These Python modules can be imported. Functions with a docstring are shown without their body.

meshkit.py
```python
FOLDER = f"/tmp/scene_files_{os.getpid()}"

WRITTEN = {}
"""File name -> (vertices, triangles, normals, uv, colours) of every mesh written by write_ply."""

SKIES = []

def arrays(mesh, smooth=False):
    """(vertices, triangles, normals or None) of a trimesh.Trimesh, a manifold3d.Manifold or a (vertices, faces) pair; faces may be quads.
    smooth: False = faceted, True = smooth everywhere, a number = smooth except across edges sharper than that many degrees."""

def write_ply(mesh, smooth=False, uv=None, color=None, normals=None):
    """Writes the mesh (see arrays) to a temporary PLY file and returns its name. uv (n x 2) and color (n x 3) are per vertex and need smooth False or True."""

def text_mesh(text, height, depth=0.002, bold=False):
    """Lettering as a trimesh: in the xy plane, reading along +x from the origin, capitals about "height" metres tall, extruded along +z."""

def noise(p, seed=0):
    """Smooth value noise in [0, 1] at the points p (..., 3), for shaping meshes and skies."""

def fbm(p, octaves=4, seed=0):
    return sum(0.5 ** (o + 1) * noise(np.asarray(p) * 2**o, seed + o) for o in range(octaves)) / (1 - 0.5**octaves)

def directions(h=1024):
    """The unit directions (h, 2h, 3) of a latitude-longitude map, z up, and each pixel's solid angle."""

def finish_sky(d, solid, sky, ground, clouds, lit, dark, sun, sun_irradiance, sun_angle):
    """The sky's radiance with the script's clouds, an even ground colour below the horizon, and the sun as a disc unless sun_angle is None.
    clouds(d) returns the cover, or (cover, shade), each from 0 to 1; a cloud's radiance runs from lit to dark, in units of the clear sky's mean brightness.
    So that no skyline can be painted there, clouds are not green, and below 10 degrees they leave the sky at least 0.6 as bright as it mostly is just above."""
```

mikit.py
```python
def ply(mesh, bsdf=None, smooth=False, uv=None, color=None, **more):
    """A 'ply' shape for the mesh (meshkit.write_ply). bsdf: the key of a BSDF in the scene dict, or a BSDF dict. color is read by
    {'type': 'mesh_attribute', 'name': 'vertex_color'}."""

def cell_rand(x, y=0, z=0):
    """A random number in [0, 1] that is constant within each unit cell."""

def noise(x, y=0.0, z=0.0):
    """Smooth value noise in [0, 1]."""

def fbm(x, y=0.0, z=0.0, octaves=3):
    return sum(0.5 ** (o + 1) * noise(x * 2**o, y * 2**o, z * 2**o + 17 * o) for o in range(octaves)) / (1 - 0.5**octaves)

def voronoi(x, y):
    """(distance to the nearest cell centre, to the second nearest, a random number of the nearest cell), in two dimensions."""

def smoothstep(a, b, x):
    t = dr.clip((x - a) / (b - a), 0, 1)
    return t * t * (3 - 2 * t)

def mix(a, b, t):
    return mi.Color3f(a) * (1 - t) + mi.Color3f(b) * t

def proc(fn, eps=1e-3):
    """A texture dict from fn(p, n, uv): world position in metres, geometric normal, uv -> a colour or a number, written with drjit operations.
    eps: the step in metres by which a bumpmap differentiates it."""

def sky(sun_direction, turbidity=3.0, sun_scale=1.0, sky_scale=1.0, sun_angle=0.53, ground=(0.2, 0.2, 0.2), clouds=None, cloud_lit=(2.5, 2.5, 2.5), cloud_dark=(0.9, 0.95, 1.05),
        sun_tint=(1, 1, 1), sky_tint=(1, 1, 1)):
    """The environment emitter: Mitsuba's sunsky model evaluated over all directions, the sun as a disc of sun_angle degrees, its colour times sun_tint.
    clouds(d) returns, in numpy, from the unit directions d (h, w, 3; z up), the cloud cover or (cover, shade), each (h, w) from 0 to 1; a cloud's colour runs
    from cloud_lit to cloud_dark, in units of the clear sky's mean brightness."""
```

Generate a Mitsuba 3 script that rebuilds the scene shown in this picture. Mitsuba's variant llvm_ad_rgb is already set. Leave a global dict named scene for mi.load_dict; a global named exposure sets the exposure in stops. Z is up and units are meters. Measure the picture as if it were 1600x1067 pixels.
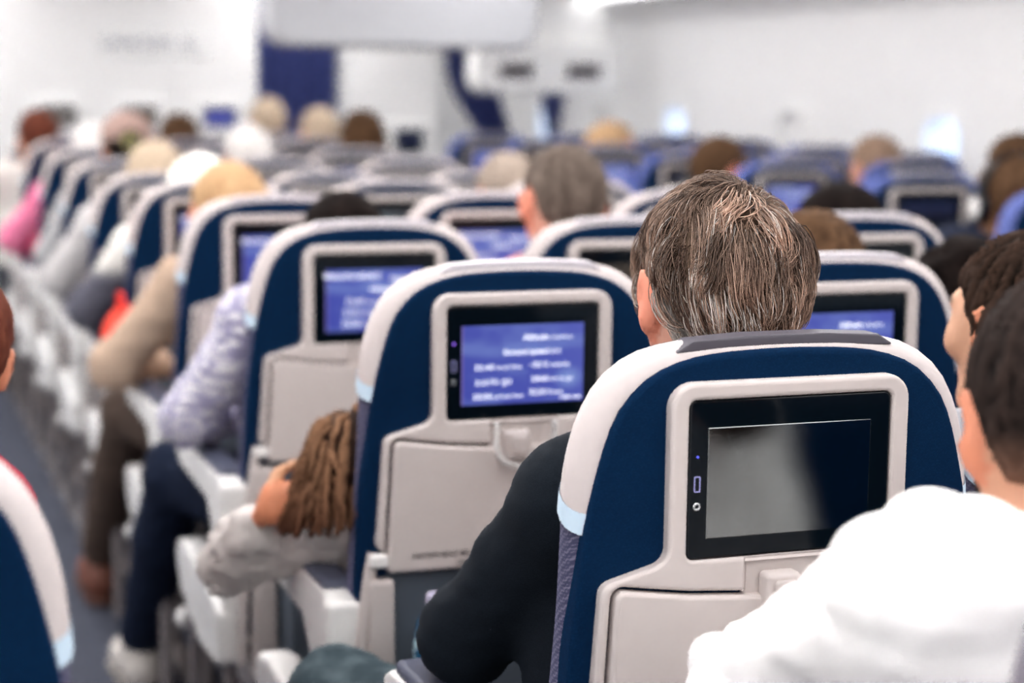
import math
import numpy as np
import trimesh
import mitsuba as mi
import drjit as dr
import shapely
from scipy import sparse
from shapely.geometry import Polygon, box as sbox
import mikit
from mikit import proc, noise, fbm, mix, smoothstep, voronoi
from meshkit import text_mesh
import meshkit

T = mi.ScalarTransform4f
scene, labels = {}, {}

# ------------------------------------------------------------------ camera, sky, lights, exposure
CAM = np.array([0, 0, 1.42])
FWD = np.array([0.33322, 0.93247, -0.13952])
UPV = np.array([0.03664, 0.13506, 0.99016])
scene['camera'] = {'type': 'thinlens', 'fov': 2 * math.degrees(math.atan(800 / 2853.9)), 'fov_axis': 'x',
                   'aperture_radius': 0.0118, 'focus_distance': 1.93, 'near_clip': 0.05, 'far_clip': 200.0,
                   'to_world': T().look_at(origin=CAM.tolist(), target=(CAM + FWD).tolist(), up=UPV.tolist())}
exposure = -0.25
scene['sky'] = {**mikit.sky((-0.75, 0.15, 0.65), turbidity=2.5, sun_scale=0.0, sky_scale=26.0, sky_tint=(1.25, 1.0, 0.86), ground=(0.75, 0.75, 0.78)), 'sampling_weight': 2.0}
CEIL_L, CEIL_R, COVE, SIDE, WASH = 7.6, 7.6, 4.2, 2.8, 10.0     # radiance of the ceiling strips, then of the added right and left wash lights


def rgb(*c):
    return {'type': 'rgb', 'value': [float(x) for x in c]}


def srgb(r, g, b):
    return [((x / 255) / 12.92 if x <= 10 else ((x / 255 + 0.055) / 1.055) ** 2.4) for x in (r, g, b)]


def mat(key, color, rough=0.5, spec=0.5, **more):
    c = color if isinstance(color, dict) else rgb(*color)
    scene[key] = {'type': 'twosided', 'bsdf': {'type': 'principled', 'base_color': c, 'roughness': rough, 'specular': spec, **more}}
    return key


def bumped(key, color, rough, spec, fn, scale=1.0, eps=4e-4, **more):
    c = color if isinstance(color, dict) else rgb(*color)
    scene[key] = {'type': 'twosided', 'bsdf': {'type': 'bumpmap', 'arbitrary': proc(fn, eps), 'scale': scale,
                  'bsdf': {'type': 'principled', 'base_color': c, 'roughness': rough, 'specular': spec, **more}}}
    return key


VCOL = {'type': 'mesh_attribute', 'name': 'vertex_color'}

# ------------------------------------------------------------------ materials
def twill_color(p, n, uv):
    t = (p.y * 0.8 + p.z * 1.0 + p.x * 0.3) * 1300
    u = (p.y * 1.0 - p.z * 0.45 + p.x) * 1050
    s = smoothstep(-0.2, 0.9, dr.sin(t) * dr.sin(u) + 0.5 * dr.sin(t * 0.5))
    return mix([0.030, 0.032, 0.080], [0.165, 0.155, 0.22], s * 0.8 + 0.1)


def navy_color(p, n, uv):
    s = noise(p.x * 700, p.y * 700, p.z * 700)
    big = fbm(p.x * 9, p.y * 9, p.z * 9)
    return mix([0.0004, 0.0095, 0.034], [0.0016, 0.021, 0.064], s * s * 0.55 + big * 0.4)


def navy_weave(p, n, uv):
    return 0.00016 * dr.sin(p.x * 2300) * dr.sin(p.z * 2300)


scene['navy_fabric'] = {'type': 'twosided', 'bsdf': {'type': 'bumpmap', 'arbitrary': proc(navy_weave, 2e-4), 'scale': 1.0,
                        'bsdf': {'type': 'principled', 'base_color': proc(navy_color), 'roughness': 0.85, 'specular': 0.06}}}
mat('twill_fabric', proc(twill_color), 0.85, 0.2)
mat('cover_leather', proc(lambda p, n, uv: mix([0.53, 0.468, 0.46], [0.59, 0.528, 0.52], fbm(p.x * 30, p.y * 30, p.z * 30))), 0.55, 0.3)
mat('hem_blue', srgb(196, 216, 232), 0.6, 0.3)
mat('shell_plastic', proc(lambda p, n, uv: mix([0.52, 0.462, 0.447], [0.57, 0.512, 0.495], fbm(p.x * 14, p.y * 14, p.z * 14))), 0.42, 0.4)
mat('white_plastic', srgb(232, 230, 228), 0.4, 0.4)
mat('pad_grey', srgb(74, 71, 80), 0.42, 0.45)
mat('cover_grey', srgb(112, 106, 117), 0.6, 0.3)
mat('dark_gap', srgb(22, 30, 42), 0.6, 0.3)
mat('pocket_grey', srgb(74, 82, 92), 0.8, 0.2)
mat('arm_pad', srgb(70, 74, 92), 0.5, 0.4)
mat('bezel_black', srgb(5, 12, 19), 0.08, 0.22)
scene['dark_glass'] = {'type': 'twosided', 'bsdf': {'type': 'roughconductor', 'material': 'none', 'alpha': 0.02, 'specular_reflectance': rgb(0.27, 0.285, 0.285)}}
mat('print_grey', srgb(38, 32, 34), 0.7, 0.1)
mat('cover_blue', srgb(88, 100, 160), 0.75, 0.2)
mat('white_print', srgb(225, 228, 238), 0.6, 0.2)
mat('led_housing', srgb(60, 60, 130), 0.4, 0.5)
mat('wall_white', srgb(242, 241, 240), 0.6, 0.3)
mat('panel_grey', srgb(226, 227, 230), 0.5, 0.3)
mat('unit_grey', srgb(182, 183, 188), 0.5, 0.4)
mat('bin_white', srgb(240, 239, 237), 0.45, 0.4)
mat('sign_grey', srgb(150, 154, 165), 0.6, 0.3)
mat('sign_dark', srgb(58, 50, 56), 0.25, 0.5)
mat('carpet', proc(lambda p, n, uv: mix(srgb(58, 62, 73), srgb(82, 85, 97), noise(p.x * 260, p.y * 260) * 0.7 + fbm(p.x * 5, p.y * 5) * 0.3)), 0.95, 0.1)
mat('track_metal', srgb(150, 148, 152), 0.45, 0.5)
mat('leg_metal', srgb(150, 142, 142), 0.4, 0.5, metallic=0.4)
mat('curtain_navy', proc(lambda p, n, uv: mix([0.024, 0.034, 0.13], [0.045, 0.058, 0.19], fbm(p.x * 40, p.y * 40, p.z * 4))), 0.8, 0.2, sheen=0.5)
scene['window_pane'] = {'type': 'thindielectric', 'int_ior': 1.5}
mat('skin', VCOL, 0.5, 0.35)
mat('cloth', VCOL, 0.88, 0.15)
mat('knit_black', proc(lambda p, n, uv: mix([0.0030, 0.0052, 0.009], [0.008, 0.012, 0.018], noise(p.x * 900, p.y * 900, p.z * 900))), 0.9, 0.12, sheen=0.2)
mat('hair_matte', VCOL, 0.65, 0.03)
mat('hair_gloss', VCOL, 0.42, 0.25)
mat('shoe', VCOL, 0.55, 0.35)


def lace_color(p, n, uv):
    d1, d2, c = voronoi(p.y * 42 + p.x * 8, p.z * 42 + p.x * 6)
    ring = smoothstep(0.10, 0.2, dr.abs(d1 - 0.42)) * smoothstep(0.03, 0.10, d2 - d1)
    return mix([0.30, 0.28, 0.42], [0.80, 0.78, 0.82], ring)


def denim_color(p, n, uv):
    s = fbm(p.x * 35, p.y * 35, p.z * 35, 4)
    f = noise(p.x * 800, p.y * 800, p.z * 800)
    return mix([0.022, 0.036, 0.045], [0.085, 0.115, 0.13], smoothstep(0.30, 0.75, s) * 0.7 + f * 0.3)


mat('lace', proc(lace_color), 0.85, 0.2)
mat('denim', proc(denim_color), 0.9, 0.15)
scene['bottle_plastic'] = {'type': 'principled', 'base_color': rgb(0.85, 0.92, 0.95), 'roughness': 0.08, 'specular': 0.5, 'spec_trans': 0.75}
mat('bottle_label', proc(lambda p, n, uv: mix(srgb(8, 74, 110), srgb(190, 225, 235), smoothstep(0.56, 0.66, fbm(p.x * 50, p.y * 50, p.z * 38)))), 0.25, 0.5)
mat('cap_lilac', srgb(196, 190, 214), 0.4, 0.4)
mat('chrome', srgb(225, 228, 232), 0.15, 0.5, metallic=1.0)
scene['clear_plastic'] = {'type': 'thindielectric', 'int_ior': 1.45}

# ------------------------------------------------------------------ mesh helpers
def mesh(v, f):
    return trimesh.Trimesh(np.asarray(v, float), np.asarray(f, int), process=False)


def cat(ms):
    return trimesh.util.concatenate(ms)


def ring_normals(p):
    t = np.roll(p, -1, 0) - np.roll(p, 1, 0)
    t /= np.linalg.norm(t, axis=1, keepdims=True) + 1e-12
    return np.stack([-t[:, 1], t[:, 0]], 1)


def polys(g):
    return [g] if g.geom_type == 'Polygon' else [x for x in g.geoms if x.geom_type == 'Polygon']


def slab(poly, y0, y1, r0=0.0, r1=0.0, seg=3, step=0.03):
    """A polygon in (x, z) as a slab from y0 (rear) to y1, its edges rounded by r0 and r1."""
    out = []
    for g in polys(poly.simplify(0.00012)):
        g = shapely.geometry.polygon.orient(g.segmentize(step))
        layers = []
        if r0 > 0:
            for k in range(seg + 1):
                a = k / seg * math.pi / 2
                layers.append((y0 + r0 * (1 - math.sin(a)), r0 * (1 - math.cos(a))))
            layers = layers[::-1]
        else:
            layers.append((y0, 0.0))
        if r1 > 0:
            for k in range(seg + 1):
                a = k / seg * math.pi / 2
                layers.append((y1 - r1 * (1 - math.sin(a)), r1 * (1 - math.cos(a))))
        else:
            layers.append((y1, 0.0))
        rings = [np.array(r.coords)[:-1] for r in (g.exterior, *g.interiors)]
        caps0, caps1 = [], []
        for p in rings:
            n, m = ring_normals(p), len(p)
            vs = []
            for y, ins in layers:
                q = p + n * ins
                vs.append(np.column_stack([q[:, 0], np.full(m, y), q[:, 1]]))
            caps0.append(p + n * layers[0][1])
            caps1.append(p + n * layers[-1][1])
            v = np.vstack(vs)
            i = np.arange(m)
            j = (i + 1) % m
            fs = []
            for L in range(len(layers) - 1):
                a, b = L * m, (L + 1) * m
                fs += [np.stack([a + i, b + j, a + j], 1), np.stack([a + i, b + i, b + j], 1)]
            out.append(mesh(v, np.vstack(fs)))
        for caps, y, flip in ((caps0, layers[0][0], False), (caps1, layers[-1][0], True)):
            whole = Polygon(caps[0], caps[1:])
            for piece in polys(whole if whole.is_valid else whole.buffer(0)):
                pv, pf = trimesh.creation.triangulate_polygon(piece, engine='earcut')
                v = np.column_stack([pv[:, 0], np.full(len(pv), y), pv[:, 1]])
                a, b, c = (v[pf[:, k]] for k in range(3))
                up = np.cross(b - a, c - a)[:, 1] > 0
                out.append(mesh(v, np.where((up != flip)[:, None], pf[:, ::-1], pf)))
    m = cat(out)
    m.merge_vertices(digits_vertex=6)
    return m


def rrect(x0, x1, z0, z1, r, q=5):
    return sbox(x0 + r, z0 + r, x1 - r, z1 - r).buffer(r, quad_segs=q)


def rot_to(m, axis):
    """Turns a slab made in (x, z | y) so that its thickness runs along the axis."""
    m = m.copy()
    v = m.vertices
    if axis == 'x':       # polygon was (y, z), thickness along x
        m.vertices = np.column_stack([v[:, 1], v[:, 0], v[:, 2]])
        m.faces = m.faces[:, ::-1]
    elif axis == 'z':     # polygon was (x, y), thickness along z
        m.vertices = np.column_stack([v[:, 0], v[:, 2], v[:, 1]])
        m.faces = m.faces[:, ::-1]
    return m


def rbox(x0, x1, y0, y1, z0, z1, r=0.01, seg=3, axis='y'):
    if axis == 'y':
        return slab(rrect(x0, x1, z0, z1, r), y0, y1, r * 0.9, r * 0.9, seg, 0.1)
    if axis == 'x':
        return rot_to(slab(rrect(y0, y1, z0, z1, r), x0, x1, r * 0.9, r * 0.9, seg, 0.1), 'x')
    return rot_to(slab(rrect(x0, x1, y0, y1, r), z0, z1, r * 0.9, r * 0.9, seg, 0.1), 'z')


def tube(points, radii, sides=8, cap=True):
    p = np.asarray(points, float)
    t = np.gradient(p, axis=0)
    t /= np.linalg.norm(t, axis=1, keepdims=True) + 1e-12
    ref = np.array([0.13, 0.31, 0.94]) if abs(t[0, 2]) < 0.8 else np.array([0.95, 0.2, 0.1])
    a = np.cross(t, ref)
    a /= np.linalg.norm(a, axis=1, keepdims=True) + 1e-12
    b, ang = np.cross(t, a), np.arange(sides) * 2 * np.pi / sides
    v = p[:, None] + np.broadcast_to(radii, (len(p),))[:, None, None] * (np.cos(ang)[None, :, None] * a[:, None] + np.sin(ang)[None, :, None] * b[:, None])
    i, j = np.meshgrid(np.arange(len(p) - 1), np.arange(sides), indexing='ij')
    q = np.stack([i * sides + j, i * sides + (j + 1) % sides, (i + 1) * sides + (j + 1) % sides, (i + 1) * sides + j], -1).reshape(-1, 4)
    f = np.vstack([q[:, [0, 1, 2]], q[:, [0, 2, 3]]])
    v = v.reshape(-1, 3)
    if cap:
        n = len(v)
        v = np.vstack([v, p[:1], p[-1:]])
        k = np.arange(sides)
        f = np.vstack([f, np.stack([np.full(sides, n), (k + 1) % sides, k], 1), np.stack([np.full(sides, n + 1), n - sides + k, n - sides + (k + 1) % sides], 1)])
    return mesh(v, f)


def lathe(profile, n=24):
    pr = np.asarray(profile, float)
    return trimesh.creation.revolve(pr, sections=n)


def numbered(name):
    if name not in labels and name not in scene:
        return name
    k = 1
    while f'{name}_{k:03d}' in labels or f'{name}_{k:03d}' in scene:
        k += 1
    return f'{name}_{k:03d}'


def part(parent, name, shape, label=None):
    key, k = f'{parent}__{name}', 1
    while key in scene:
        key = f'{parent}__{name}_{k:03d}'
        k += 1
    scene[key] = shape
    if label:
        labels[key] = {'label': label}
    return key


def thing(name, label, cat_, group=None):
    key = numbered(name)
    labels[key] = {'label': label, 'category': cat_}
    if group:
        labels[key]['group'] = group
    return key


def struct(name, shape, label=None):
    scene[name] = shape
    labels[name] = {'kind': 'structure', **({'label': label} if label else {})}


def at(x, y, z=0.0):
    return T().translate([float(x), float(y), float(z)])


# ------------------------------------------------------------------ the cabin
YB, YF = -2.6, 12.6
XL, XR, ZC = -1.62, 4.30, 2.25
struct('floor', mikit.ply(rbox(XL - 0.1, XR + 0.1, YB - 0.1, YF + 0.1, -0.08, 0.0, 0.004, 1, 'z'), 'carpet'), 'grey blue cabin carpet')
struct('ceiling', mikit.ply(rbox(XL - 0.1, XR + 0.1, YB - 0.1, YF + 0.1, ZC, ZC + 0.06, 0.004, 1, 'z'), 'wall_white'))
for k, x in enumerate((0.615, 2.17)):
    struct(f'trim_{k + 1}', mikit.ply(rbox(x, x + 0.035, YB, 10.5, 0.0, 0.006, 0.002, 1, 'z'), 'track_metal'), 'pale seat track line along the aisle carpet')

WIN_Z0, WIN_Z1, WIN_W = 0.93, 1.30, 0.27
right_y = [0.1 + 1.16 * k for k in range(11)]
right_open = {}
right_win = [y for y in (0.9, 2.05, 3.2, 4.35, 5.5, 6.68, 8.0, 9.36, 10.4, 11.39)]
open_right = (6.68, 9.36, 11.39)
left_win = [0.2 + 0.82 * k for k in range(14)]


def wall_with_windows(ys, x0, x1):
    g = sbox(YB, 0.0, YF, ZC)
    for y in ys:
        g = g.difference(rrect(y - WIN_W / 2, y + WIN_W / 2, WIN_Z0, WIN_Z1, 0.09))
    return rot_to(slab(g, x0, x1, 0, 0, 1, 3.0), 'x')


struct('wall_right', mikit.ply(wall_with_windows(right_win, XR, XR + 0.09), 'wall_white'))
struct('wall_left', mikit.ply(wall_with_windows(left_win, XL - 0.09, XL), 'wall_white'))
struct('wall_back', mikit.ply(rbox(XL, XR, YB - 0.08, YB, 0, ZC, 0.004, 1), 'wall_white'))
struct('wall_front', mikit.ply(rbox(XL, XR, YF, YF + 0.08, 0, ZC, 0.004, 1), 'wall_white'))
wn = 0
for ys, x, opened in ((right_win, XR, open_right), (left_win, XL, tuple(left_win))):
    s = 1 if x > 0 else -1
    for y in ys:
        wn += 1
        key = f'window_{wn}'
        labels[key] = {'kind': 'structure', 'label': 'cabin window with its shade up' if y in opened else 'cabin window with its white shade down'}
        ring = rrect(y - WIN_W / 2 - 0.03, y + WIN_W / 2 + 0.03, WIN_Z0 - 0.03, WIN_Z1 + 0.03, 0.11).difference(rrect(y - WIN_W / 2 + 0.004, y + WIN_W / 2 - 0.004, WIN_Z0 + 0.004, WIN_Z1 - 0.004, 0.086))
        part(key, 'frame', mikit.ply(rot_to(slab(ring, min(x, x - s * 0.012), max(x, x - s * 0.012), 0.004, 0.004, 2, 0.2), 'x'), 'wall_white', 40))
        pane = rrect(y - WIN_W / 2, y + WIN_W / 2, WIN_Z0, WIN_Z1, 0.09)
        if y in opened:
            pv, pf = trimesh.creation.triangulate_polygon(pane, engine='earcut')
            part(key, 'pane', mikit.ply(mesh(np.column_stack([np.full(len(pv), x + s * 0.07), pv]), pf), 'window_pane'))
        else:
            part(key, 'shade', mikit.ply(rot_to(slab(pane, min(x + s * 0.03, x + s * 0.04), max(x + s * 0.03, x + s * 0.04), 0, 0, 1, 0.2), 'x'), 'wall_white'))

# bulkheads, with their wall monitors
struct('wall_bulkhead', mikit.ply(rbox(0.62, 2.205, 10.6, 10.68, 0, ZC, 0.02, 3), 'wall_white', 40), 'white bulkhead ahead of the middle seats')
struct('wall_bulkhead_right', mikit.ply(rbox(2.74, 3.30, 10.6, 10.68, 0, ZC, 0.02, 3), 'wall_white', 40), 'white bulkhead between the two curtains')
struct('wall_bulkhead_left', mikit.ply(rbox(XL, 0.12, 10.6, 10.68, 0, ZC, 0.02, 3), 'wall_white', 40))


def ceiling_strip(name, x0, x1, power, label, YB=YB, YF=YF):
    k = thing(name, label, 'light')
    part(k, 'housing', mikit.ply(rbox(x0 - 0.03, x1 + 0.03, YB + 0.1, YF - 0.1, ZC - 0.025, ZC - 0.001, 0.006, 2, 'z'), 'bin_white'))
    m = rbox(x0, x1, YB + 0.15, YF - 0.15, ZC - 0.034, ZC - 0.0255, 0.002, 1, 'z')
    part(k, 'diffuser', mikit.ply(m, 'white_plastic', emitter={'type': 'area', 'radiance': rgb(power, power * 0.985, power * 0.97), 'sampling_weight': 8.0}))


ceiling_strip('ceiling_light', 0.12, 0.62, CEIL_L, 'long white light strip on the ceiling over the near aisle')
ceiling_strip('ceiling_light', 2.15, 2.65, CEIL_R, 'long white light strip on the ceiling over the far aisle')
ceiling_strip('ceiling_light', 1.15, 1.6, COVE, 'long white light strip on the ceiling over the middle seats', YB, 6.2)

k = thing('added_sidewall_light', 'unseen wash light added along the left cabin wall to strengthen light from the left', 'light')  # added lamp, out of view: strengthens the light from the left
part(k, 'housing', mikit.ply(rbox(XL + 0.001, XL + 0.05, -1.0, 9.0, 1.48, 1.72, 0.008, 2), 'bin_white'))
part(k, 'diffuser', mikit.ply(rbox(XL + 0.051, XL + 0.06, -0.95, 8.95, 1.50, 1.70, 0.003, 1), 'white_plastic', emitter={'type': 'area', 'radiance': rgb(WASH, WASH * 0.98, WASH * 0.95), 'sampling_weight': 8.0}))

k = thing('added_sidewall_light', 'white light strip added under the luggage bins to brighten the right wall', 'light')  # added lamp: lifts the brightness of the right wall
part(k, 'housing', mikit.ply(rbox(3.78, 3.96, YB + 0.2, YF - 0.3, 1.900, 1.920, 0.004, 1, 'z'), 'bin_white'))
part(k, 'diffuser', mikit.ply(rbox(3.79, 3.95, YB + 0.25, YF - 0.35, 1.892, 1.899, 0.002, 1, 'z'), 'white_plastic', emitter={'type': 'area', 'radiance': rgb(SIDE, SIDE, SIDE), 'sampling_weight': 6.0}))

# ------------------------------------------------------------------ overhead units, bins, curtains, bulkhead fittings
k = thing('overhead_unit', 'pale grey rounded overhead unit hanging at the top of the picture before the curtains', 'overhead unit')
part(k, 'body', mikit.ply(slab(rrect(1.505, 2.600, 1.556, 2.06, 0.10, 10), 7.0, 7.22, 0.02, 0.02, 3, 0.3), 'unit_grey', 40))
part(k, 'mounting_plate', mikit.ply(rbox(1.72, 2.06, 7.05, 7.17, 2.05, 2.2495, 0.02, 2), 'bin_white'))
k = thing('overhead_unit', 'white rounded overhead unit with two dark slanted displays in front of the far curtains', 'overhead unit')
part(k, 'body', mikit.ply(slab(rrect(3.205, 4.06, 1.366, 1.66, 0.075, 8), 9.6, 9.80, 0.02, 0.02, 3, 0.3), 'bin_white', 40))
part(k, 'bracket', mikit.ply(rbox(3.5, 4.0, 9.64, 9.78, 1.655, 2.249, 0.02, 2), 'bin_white', 40))
for x0, x1 in ((3.335, 3.545), (3.73, 3.945)):
    part(k, 'display', mikit.ply(slab(Polygon([(x0, 1.457), (x1 - 0.022, 1.457), (x1, 1.532), (x0 + 0.022, 1.532)]), 9.592, 9.601, 0.002, 0, 2), 'sign_dark'), 'dark slanted display')

BIN = [(3.50, 2.02), (3.54, 1.98), (3.66, 1.945), (4.29, 1.90), (4.29, 2.245), (3.62, 2.245), (3.53, 2.19), (3.49, 2.10)]
bin_m = slab(Polygon(BIN).buffer(0.03).buffer(-0.03).buffer(-0.03).buffer(0.03), -0.545, 0.545, 0.008, 0.008, 2, 0.1)
door_p = Polygon([(3.468, 2.10), (3.49, 2.015), (3.51, 2.015), (3.49, 2.10), (3.53, 2.19), (3.51, 2.19)])
door_m = slab(door_p, -0.53, 0.53, 0.003, 0.003, 1)
latch_m = rbox(3.470, 3.492, -0.06, 0.06, 2.03, 2.05, 0.004, 2)
d_bin, d_door, d_latch = mikit.ply(bin_m, 'bin_white', 40), mikit.ply(door_m, 'bin_white', 30), mikit.ply(latch_m, 'panel_grey', 40)
ORDINAL = ('eighth', 'seventh', 'sixth', 'fifth', 'fourth', 'third', 'second', 'first')
for i in range(8):
    k = thing('overhead_bin', f'white overhead luggage bin on the right, {ORDINAL[i]} from the far end', 'overhead bin', 'overhead bins along the right side')
    y = 1.35 + 1.1 * i
    for nm, dd in (('body', d_bin), ('door', d_door)):
        part(k, nm, {**dd, 'to_world': at(0, y)})
    scene[k + '__door__latch'] = {**d_latch, 'to_world': at(0, y)}

# blue-white sign on the bulkhead: blurred grey lettering beside a round mark
k = thing('wall_sign', 'grey lettering and a round mark high on the white bulkhead', 'sign')
part(k, 'plate', mikit.ply(rbox(1.30, 1.92, 10.592, 10.599, 1.555, 1.70, 0.01, 2), 'wall_white', 40))


def lettering(text, height, x, y, z, depth=0.0008, bold=False, centre=True):
    m = text_mesh(text, height, depth, bold)
    v = m.vertices
    w = v[:, 0].max()
    m.vertices = np.column_stack([v[:, 0] + x - (w / 2 if centre else 0), y - v[:, 2], v[:, 1] + z])
    return m


part(k, 'letters', mikit.ply(lettering('LAVATORY', 0.055, 1.515, 10.5915, 1.60, 0.002, True), 'sign_grey'), 'grey letters')
part(k, 'round_mark', mikit.ply(slab(Polygon(np.column_stack([1.80 + 0.035 * np.cos(np.linspace(0, 6.2832, 33)[:-1]), 1.628 + 0.035 * np.sin(np.linspace(0, 6.2832, 33)[:-1])])).difference(shapely.Point(1.80, 1.628).buffer(0.024)), 10.589, 10.592), 'sign_grey'))


def curtain(label, xs, z_top, z_bot, y, folds, amp, lean=((0, 0), (1, 0)), pinch=None):
    """A folded cloth from the ceiling rail down; lean moves the lower part to +x."""
    nu, nv = 220, 26
    u, v = np.meshgrid(np.linspace(0, 1, nu), np.linspace(0, 1, nv))
    w = np.ones_like(v) if pinch is None else np.interp(v, *zip(*pinch))
    off = np.interp(v, *zip(*lean))
    x = xs[0] + (xs[1] - xs[0]) * (0.5 + (u - 0.5) * w) + off
    ph = 2 * np.pi * folds * u
    yy = y + amp * (np.sin(ph + 0.7 * np.sin(3 * u * 6.28) + 0.4 * v) + 0.4 * np.sin(2.3 * ph + 1.1)) * (0.8 + 0.3 * v)
    z = z_top + (z_bot - z_top) * v
    P = np.stack([x, yy, z], -1).reshape(-1, 3)
    i, j = np.meshgrid(np.arange(nv - 1), np.arange(nu - 1), indexing='ij')
    a = (i * nu + j).ravel()
    f = np.vstack([np.stack([a, a + 1, a + nu + 1], 1), np.stack([a, a + nu + 1, a + nu], 1)])
    back = P + [0, 0.004, 0]
    m = mesh(np.vstack([P, back]), np.vstack([f, f[:, ::-1] + len(P)]))
    k = thing('curtain', label, 'curtain')
    part(k, 'cloth', mikit.ply(m, 'curtain_navy', True))
    part(k, 'rail', mikit.ply(tube([(xs[0] - 0.05, y, z_top + 0.01), (xs[1] + 0.05, y, z_top + 0.01)], 0.012, 8), 'white_plastic', 40))
    part(k, 'rail_bracket', mikit.ply(rbox((xs[0] + xs[1]) / 2 - 0.02, (xs[0] + xs[1]) / 2 + 0.02, y - 0.015, y + 0.015, z_top + 0.01, ZC - 0.001, 0.004, 1), 'white_plastic'))


curtain('navy curtain hanging straight across the far aisle left of the white panel', (2.235, 2.735), 2.05, 0.25, 10.85, 7, 0.03)
curtain('navy curtain drawn aside and slanting down to the right of the white panel', (3.44, 3.66), 2.05, 0.25, 10.9, 4, 0.025, lean=[(0, 0), (0.24, 0.0), (0.32, 0.035), (0.39, 0.10), (0.48, 0.18), (0.58, 0.26), (1, 0.40)], pinch=[(0, 1.0), (0.24, 1.0), (0.39, 1.35), (0.58, 0.75), (1, 0.8)])
curtain('short narrow navy curtain near the right wall below the overhead unit', (4.13, 4.25), 2.05, 1.02, 11.0, 2, 0.012, pinch=[(0, 2.0), (0.55, 1.7), (1, 0.3)])

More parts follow.
